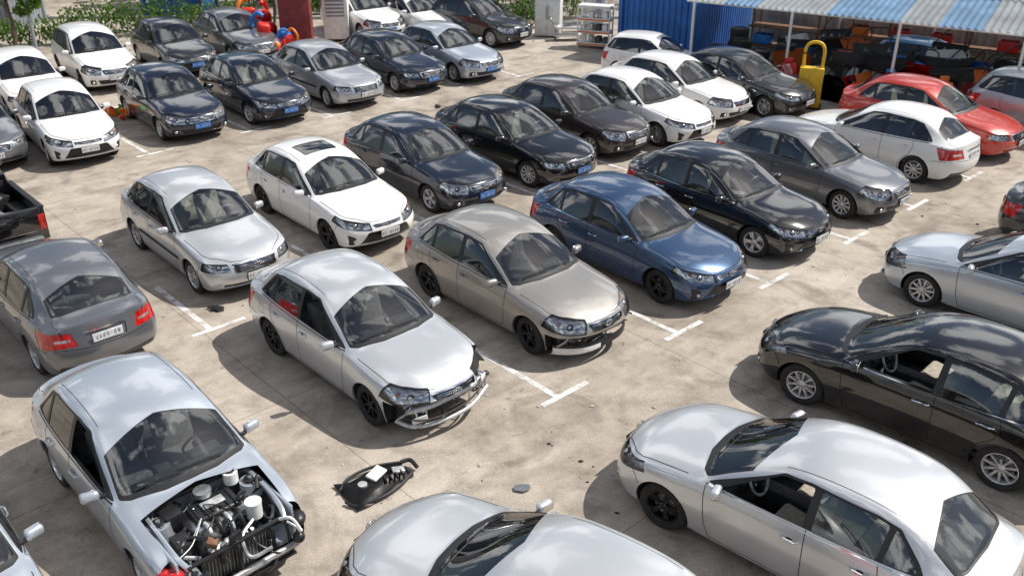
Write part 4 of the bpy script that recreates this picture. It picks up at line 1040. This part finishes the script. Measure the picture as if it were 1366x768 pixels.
for k in range(560):
    x=rnd.uniform(-14,13); y=rnd.uniform(6.5,34)
    if k%9==0: x=.8+rnd.gauss(0,1.3); y=9.6+rnd.gauss(0,1.1)
    s=rnd.uniform(.006,.020) if k%15 else rnd.uniform(.02,.03)
    r=bmesh.ops.create_icosphere(bm,subdivisions=1,radius=s,matrix=Matrix.Translation((x,y,s*.3))@Matrix.Diagonal((rnd.uniform(.6,1.8),rnd.uniform(.6,1.6),.45,1)))
    tag(bm,r['verts'],rnd.choice((0,0,0,1,2)))
obj('gravel_scatter',finish(bm,'gravel',[M_conc,M_under,M_greyst,M_white],False))
# ------------------------------------------------------------------ vegetation
def leafmat(name,a,b):
    m,nt,out=newmat(name); L=nt.links.new
    p=N(nt,'ShaderNodeBsdfPrincipled'); p.inputs['Roughness'].default_value=.55
    tc=N(nt,'ShaderNodeTexCoord'); n=N(nt,'ShaderNodeTexNoise'); n.inputs['Scale'].default_value=3.5; n.inputs['Detail'].default_value=5; L(tc.outputs['Object'],n.inputs['Vector'])
    r=N(nt,'ShaderNodeValToRGB'); r.color_ramp.elements[0].position=.35; r.color_ramp.elements[1].position=.68; r.color_ramp.elements[0].color=(*a,1); r.color_ramp.elements[1].color=(*b,1)
    L(n.outputs['Fac'],r.inputs['Fac']); L(r.outputs[0],p.inputs['Base Color'])
    t=N(nt,'ShaderNodeBsdfTranslucent'); L(r.outputs[0],t.inputs['Color']); ms=N(nt,'ShaderNodeMixShader'); ms.inputs[0].default_value=.3; L(p.outputs[0],ms.inputs[1]); L(t.outputs[0],ms.inputs[2]); L(ms.outputs[0],out.inputs[0]); return m
M_leaf=leafmat('leaves_green',(.04,.10,.012),(.15,.27,.03)); M_leaf2=leafmat('leaves_dark',(.02,.05,.015),(.06,.12,.025)); M_bark=simple('bark',(.14,.10,.07),.9,0,.3,8,bump=.5)
def leaves(bm,c,rad,n,s,mi=0):
    for k in range(n):
        d=Vector((rnd.gauss(0,1),rnd.gauss(0,1),rnd.gauss(0,1))); d.normalize(); d*=rnd.random()**.45
        p=Vector(c)+Vector((d.x*rad[0],d.y*rad[1],d.z*rad[2]))
        if p.z<.03: continue
        q=Euler((rnd.uniform(0,6),rnd.uniform(0,6),rnd.uniform(0,6))).to_matrix(); w=s*rnd.uniform(.6,1.4)
        f=bm.faces.new([bm.verts.new(p+q@Vector(v)) for v in ((-w,0,0),(0,-w*.45,0),(w,0,w*.15),(0,w*.45,0))]); f.material_index=mi
def hedge(name,x0,y0,x1,y1,h,w,dens=300,mat_=None):
    bm=bmesh.new(); L_=math.hypot(x1-x0,y1-y0); n=max(2,int(L_/.55))
    for k in range(n+1):
        t=k/n; leaves(bm,(x0+(x1-x0)*t+rnd.uniform(-.1,.1),y0+(y1-y0)*t+rnd.uniform(-.15,.15),h*.5+rnd.uniform(-.1,.15)),(.5,w*.5,h*.55*rnd.uniform(.7,1.35)),dens,.075)
        if k%2==0: tube(bm,[(x0+(x1-x0)*t,y0+(y1-y0)*t,0),(x0+(x1-x0)*t+.1,y0+(y1-y0)*t,h*.6)],.03,1,5,2)
    obj(name,finish(bm,name,[mat_ or M_leaf,M_bark],False))
def tree(name,x,y,h,cr,n=26,mat_=None,ls=.10):
    e=empty(name,(x,y,0)); bm=bmesh.new()
    pts=[Vector((0,0,0)),Vector((.08,.03,h*.3)),Vector((-.03,.08,h*.55)),Vector((.05,0,h*.8))]
    for i,(a,b) in enumerate(zip(pts,pts[1:])): tube(bm,[a,(a+b)/2,b],(.13,.10,.06)[i]*h/5,0,8,2)
    ends=[]
    for k in range(9):
        a=k*2.4; z=h*(.4+.05*k); b=Vector((math.cos(a)*cr*.7,math.sin(a)*cr*.7,z+h*.18)); tube(bm,[(0,0,z),(b.x*.5,b.y*.5,z+h*.07),b],.03*h/5,0,6,3); ends.append(b)
    obj('trunk_and_limbs',finish(bm,'trunk',[M_bark]),e); bm=bmesh.new()
    for k in range(n):
        b=ends[k%9]+Vector((rnd.gauss(0,cr*.28),rnd.gauss(0,cr*.28),rnd.gauss(0,h*.08))); s=cr*rnd.uniform(.2,.38)
        leaves(bm,b,(s,s,s*.75),150,ls,rnd.choice((0,0,1)))
    obj('crown',finish(bm,'crown',[mat_ or M_leaf,M_leaf2],False),e)
hedge('hedge',-17.2,36.6,-10.6,37.8,1.3,1.4); hedge('hedge',-9.2,41.5,-2.5,41.0,1.1,.9); hedge('hedge',-2.0,41.2,2.6,40.4,1.7,1.3); hedge('hedge',-24,34.6,-17.2,35.2,.9,.8,240)
hedge('hedge',-12.6,43.5,-8.5,43.3,1.3,1.2)
hedge('roadside_shrubs',-.8,38.6,1.0,38.4,1.0,.8)
for x,y,h,c in ((-18.3,34.0,3.2,1.0),(-13.2,39.6,2.8,1.1),(-10.0,39.3,2.4,.9),(-15.2,44.6,5.5,1.7),(-11.3,44.2,5,1.4),(-4.5,44.5,5.5,2.0),(1.6,43.5,5.5,1.9),(5.2,43.8,6,2.2),(-8.0,46,6,2)): tree('street_tree',x,y,h,c)
e=empty('warehouse_building',(-2,58,0)); bm=bmesh.new()
box(bm,(0,4,3.2),(70,8,6.4),0); 
for k in range(16): box(bm,(-32+k*4.3,-.03,3.4),(1.8,.08,1.3),1); box(bm,(-32+k*4.3,-.06,2.68),(2.0,.14,.08),2)
box(bm,(0,3.9,6.5),(71,8.8,.25),2)
for k in range(4): box(bm,(-24+k*15,-.05,1.5),(3.2,.1,3.0),2)
obj('building_shell',finish(bm,'wh',[M_conc,M_dark,M_greyst],False),e)
e=empty('perimeter_wall',(0,48.5,0)); bm=bmesh.new(); box(bm,(0,0,.9),(80,.2,1.8),0); box(bm,(0,0,1.85),(80.1,.3,.1),1)
for k in range(21): box(bm,(-40+4*k,-.02,.95),(.35,.34,1.9),0)
obj('wall',finish(bm,'pw',[M_conc,M_greyst],False),e)
bm=bmesh.new(); box(bm,(0,0,.06),(60,.18,.12),0,(0,0,0),.01); obj('kerb',finish(bm,'kerb',[M_conc],False),None,(-5,40.3,0))
for x,y,h in ((-17.4,33.7,6.0),(-10.3,41.0,6.0)):
    e=empty('street_lamp',(x,y,0)); bm=bmesh.new(); cyl(bm,(0,0,h/2),.07,h,0,seg=14,r2=.045); cyl(bm,(0,0,.1),.12,.2,0,seg=14)
    tube(bm,[(0,0,h-.05),(.3,0,h+.25),(1.1,0,h+.35)],.035,0,8); box(bm,(1.3,0,h+.33),(.55,.2,.08),0,(0,-.05,0),.03); obj('pole',finish(bm,'pole',[M_greyst]),e)
# ------------------------------------------------------------------ light, sky, camera
el=53.; sd=Vector((1,.30,0)).normalized(); az=math.atan2(sd.x,sd.y)
d=-(sd*math.cos(R(el))+Vector((0,0,math.sin(R(el)))))
s=D.lights.new('sun','SUN'); s.energy=5.; s.angle=R(.5); s.color=(1,.955,.885)
so=link(D.objects.new('sun',s)); so.rotation_euler=d.to_track_quat('-Z','Y').to_euler(); so.location=(20,0,30)
w=D.worlds.new('World'); scene.world=w; w.use_nodes=True; nt=w.node_tree; nt.nodes.clear(); L=nt.links.new
sky=N(nt,'ShaderNodeTexSky',sky_type='NISHITA'); sky.sun_disc=False; sky.sun_elevation=R(el); sky.sun_rotation=az; sky.air_density=1.0; sky.dust_density=1.5
tc=N(nt,'ShaderNodeTexCoord'); no=N(nt,'ShaderNodeTexNoise'); no.inputs['Scale'].default_value=4.2; no.inputs['Detail'].default_value=9; no.inputs['Roughness'].default_value=.55; no.inputs['Distortion'].default_value=.3
L(tc.outputs['Generated'],no.inputs['Vector'])
mr=N(nt,'ShaderNodeMapRange'); mr.inputs['From Min'].default_value=.51; mr.inputs['From Max'].default_value=.59; L(no.outputs['Fac'],mr.inputs['Value'])
mx=N(nt,'ShaderNodeMixRGB'); mx.inputs['Color2'].default_value=(20,20,20.2,1); L(mr.outputs[0],mx.inputs['Fac']); L(sky.outputs[0],mx.inputs['Color1'])
bg=N(nt,'ShaderNodeBackground'); bg.inputs['Strength'].default_value=.075; L(mx.outputs[0],bg.inputs['Color']); wo=N(nt,'ShaderNodeOutputWorld'); L(bg.outputs[0],wo.inputs[0])
cam=D.cameras.new('camera'); cam.sensor_width=36; cam.lens=32.07; cam.clip_end=2000; cam.clip_start=.05
co=link(D.objects.new('camera',cam)); co.location=(0,0,7.5); co.rotation_euler=(R(90-26.96),0,0); scene.camera=co
scene.view_settings.view_transform='Standard'; scene.view_settings.look='None'; scene.view_settings.exposure=0
print('total build',time.time()-T0)
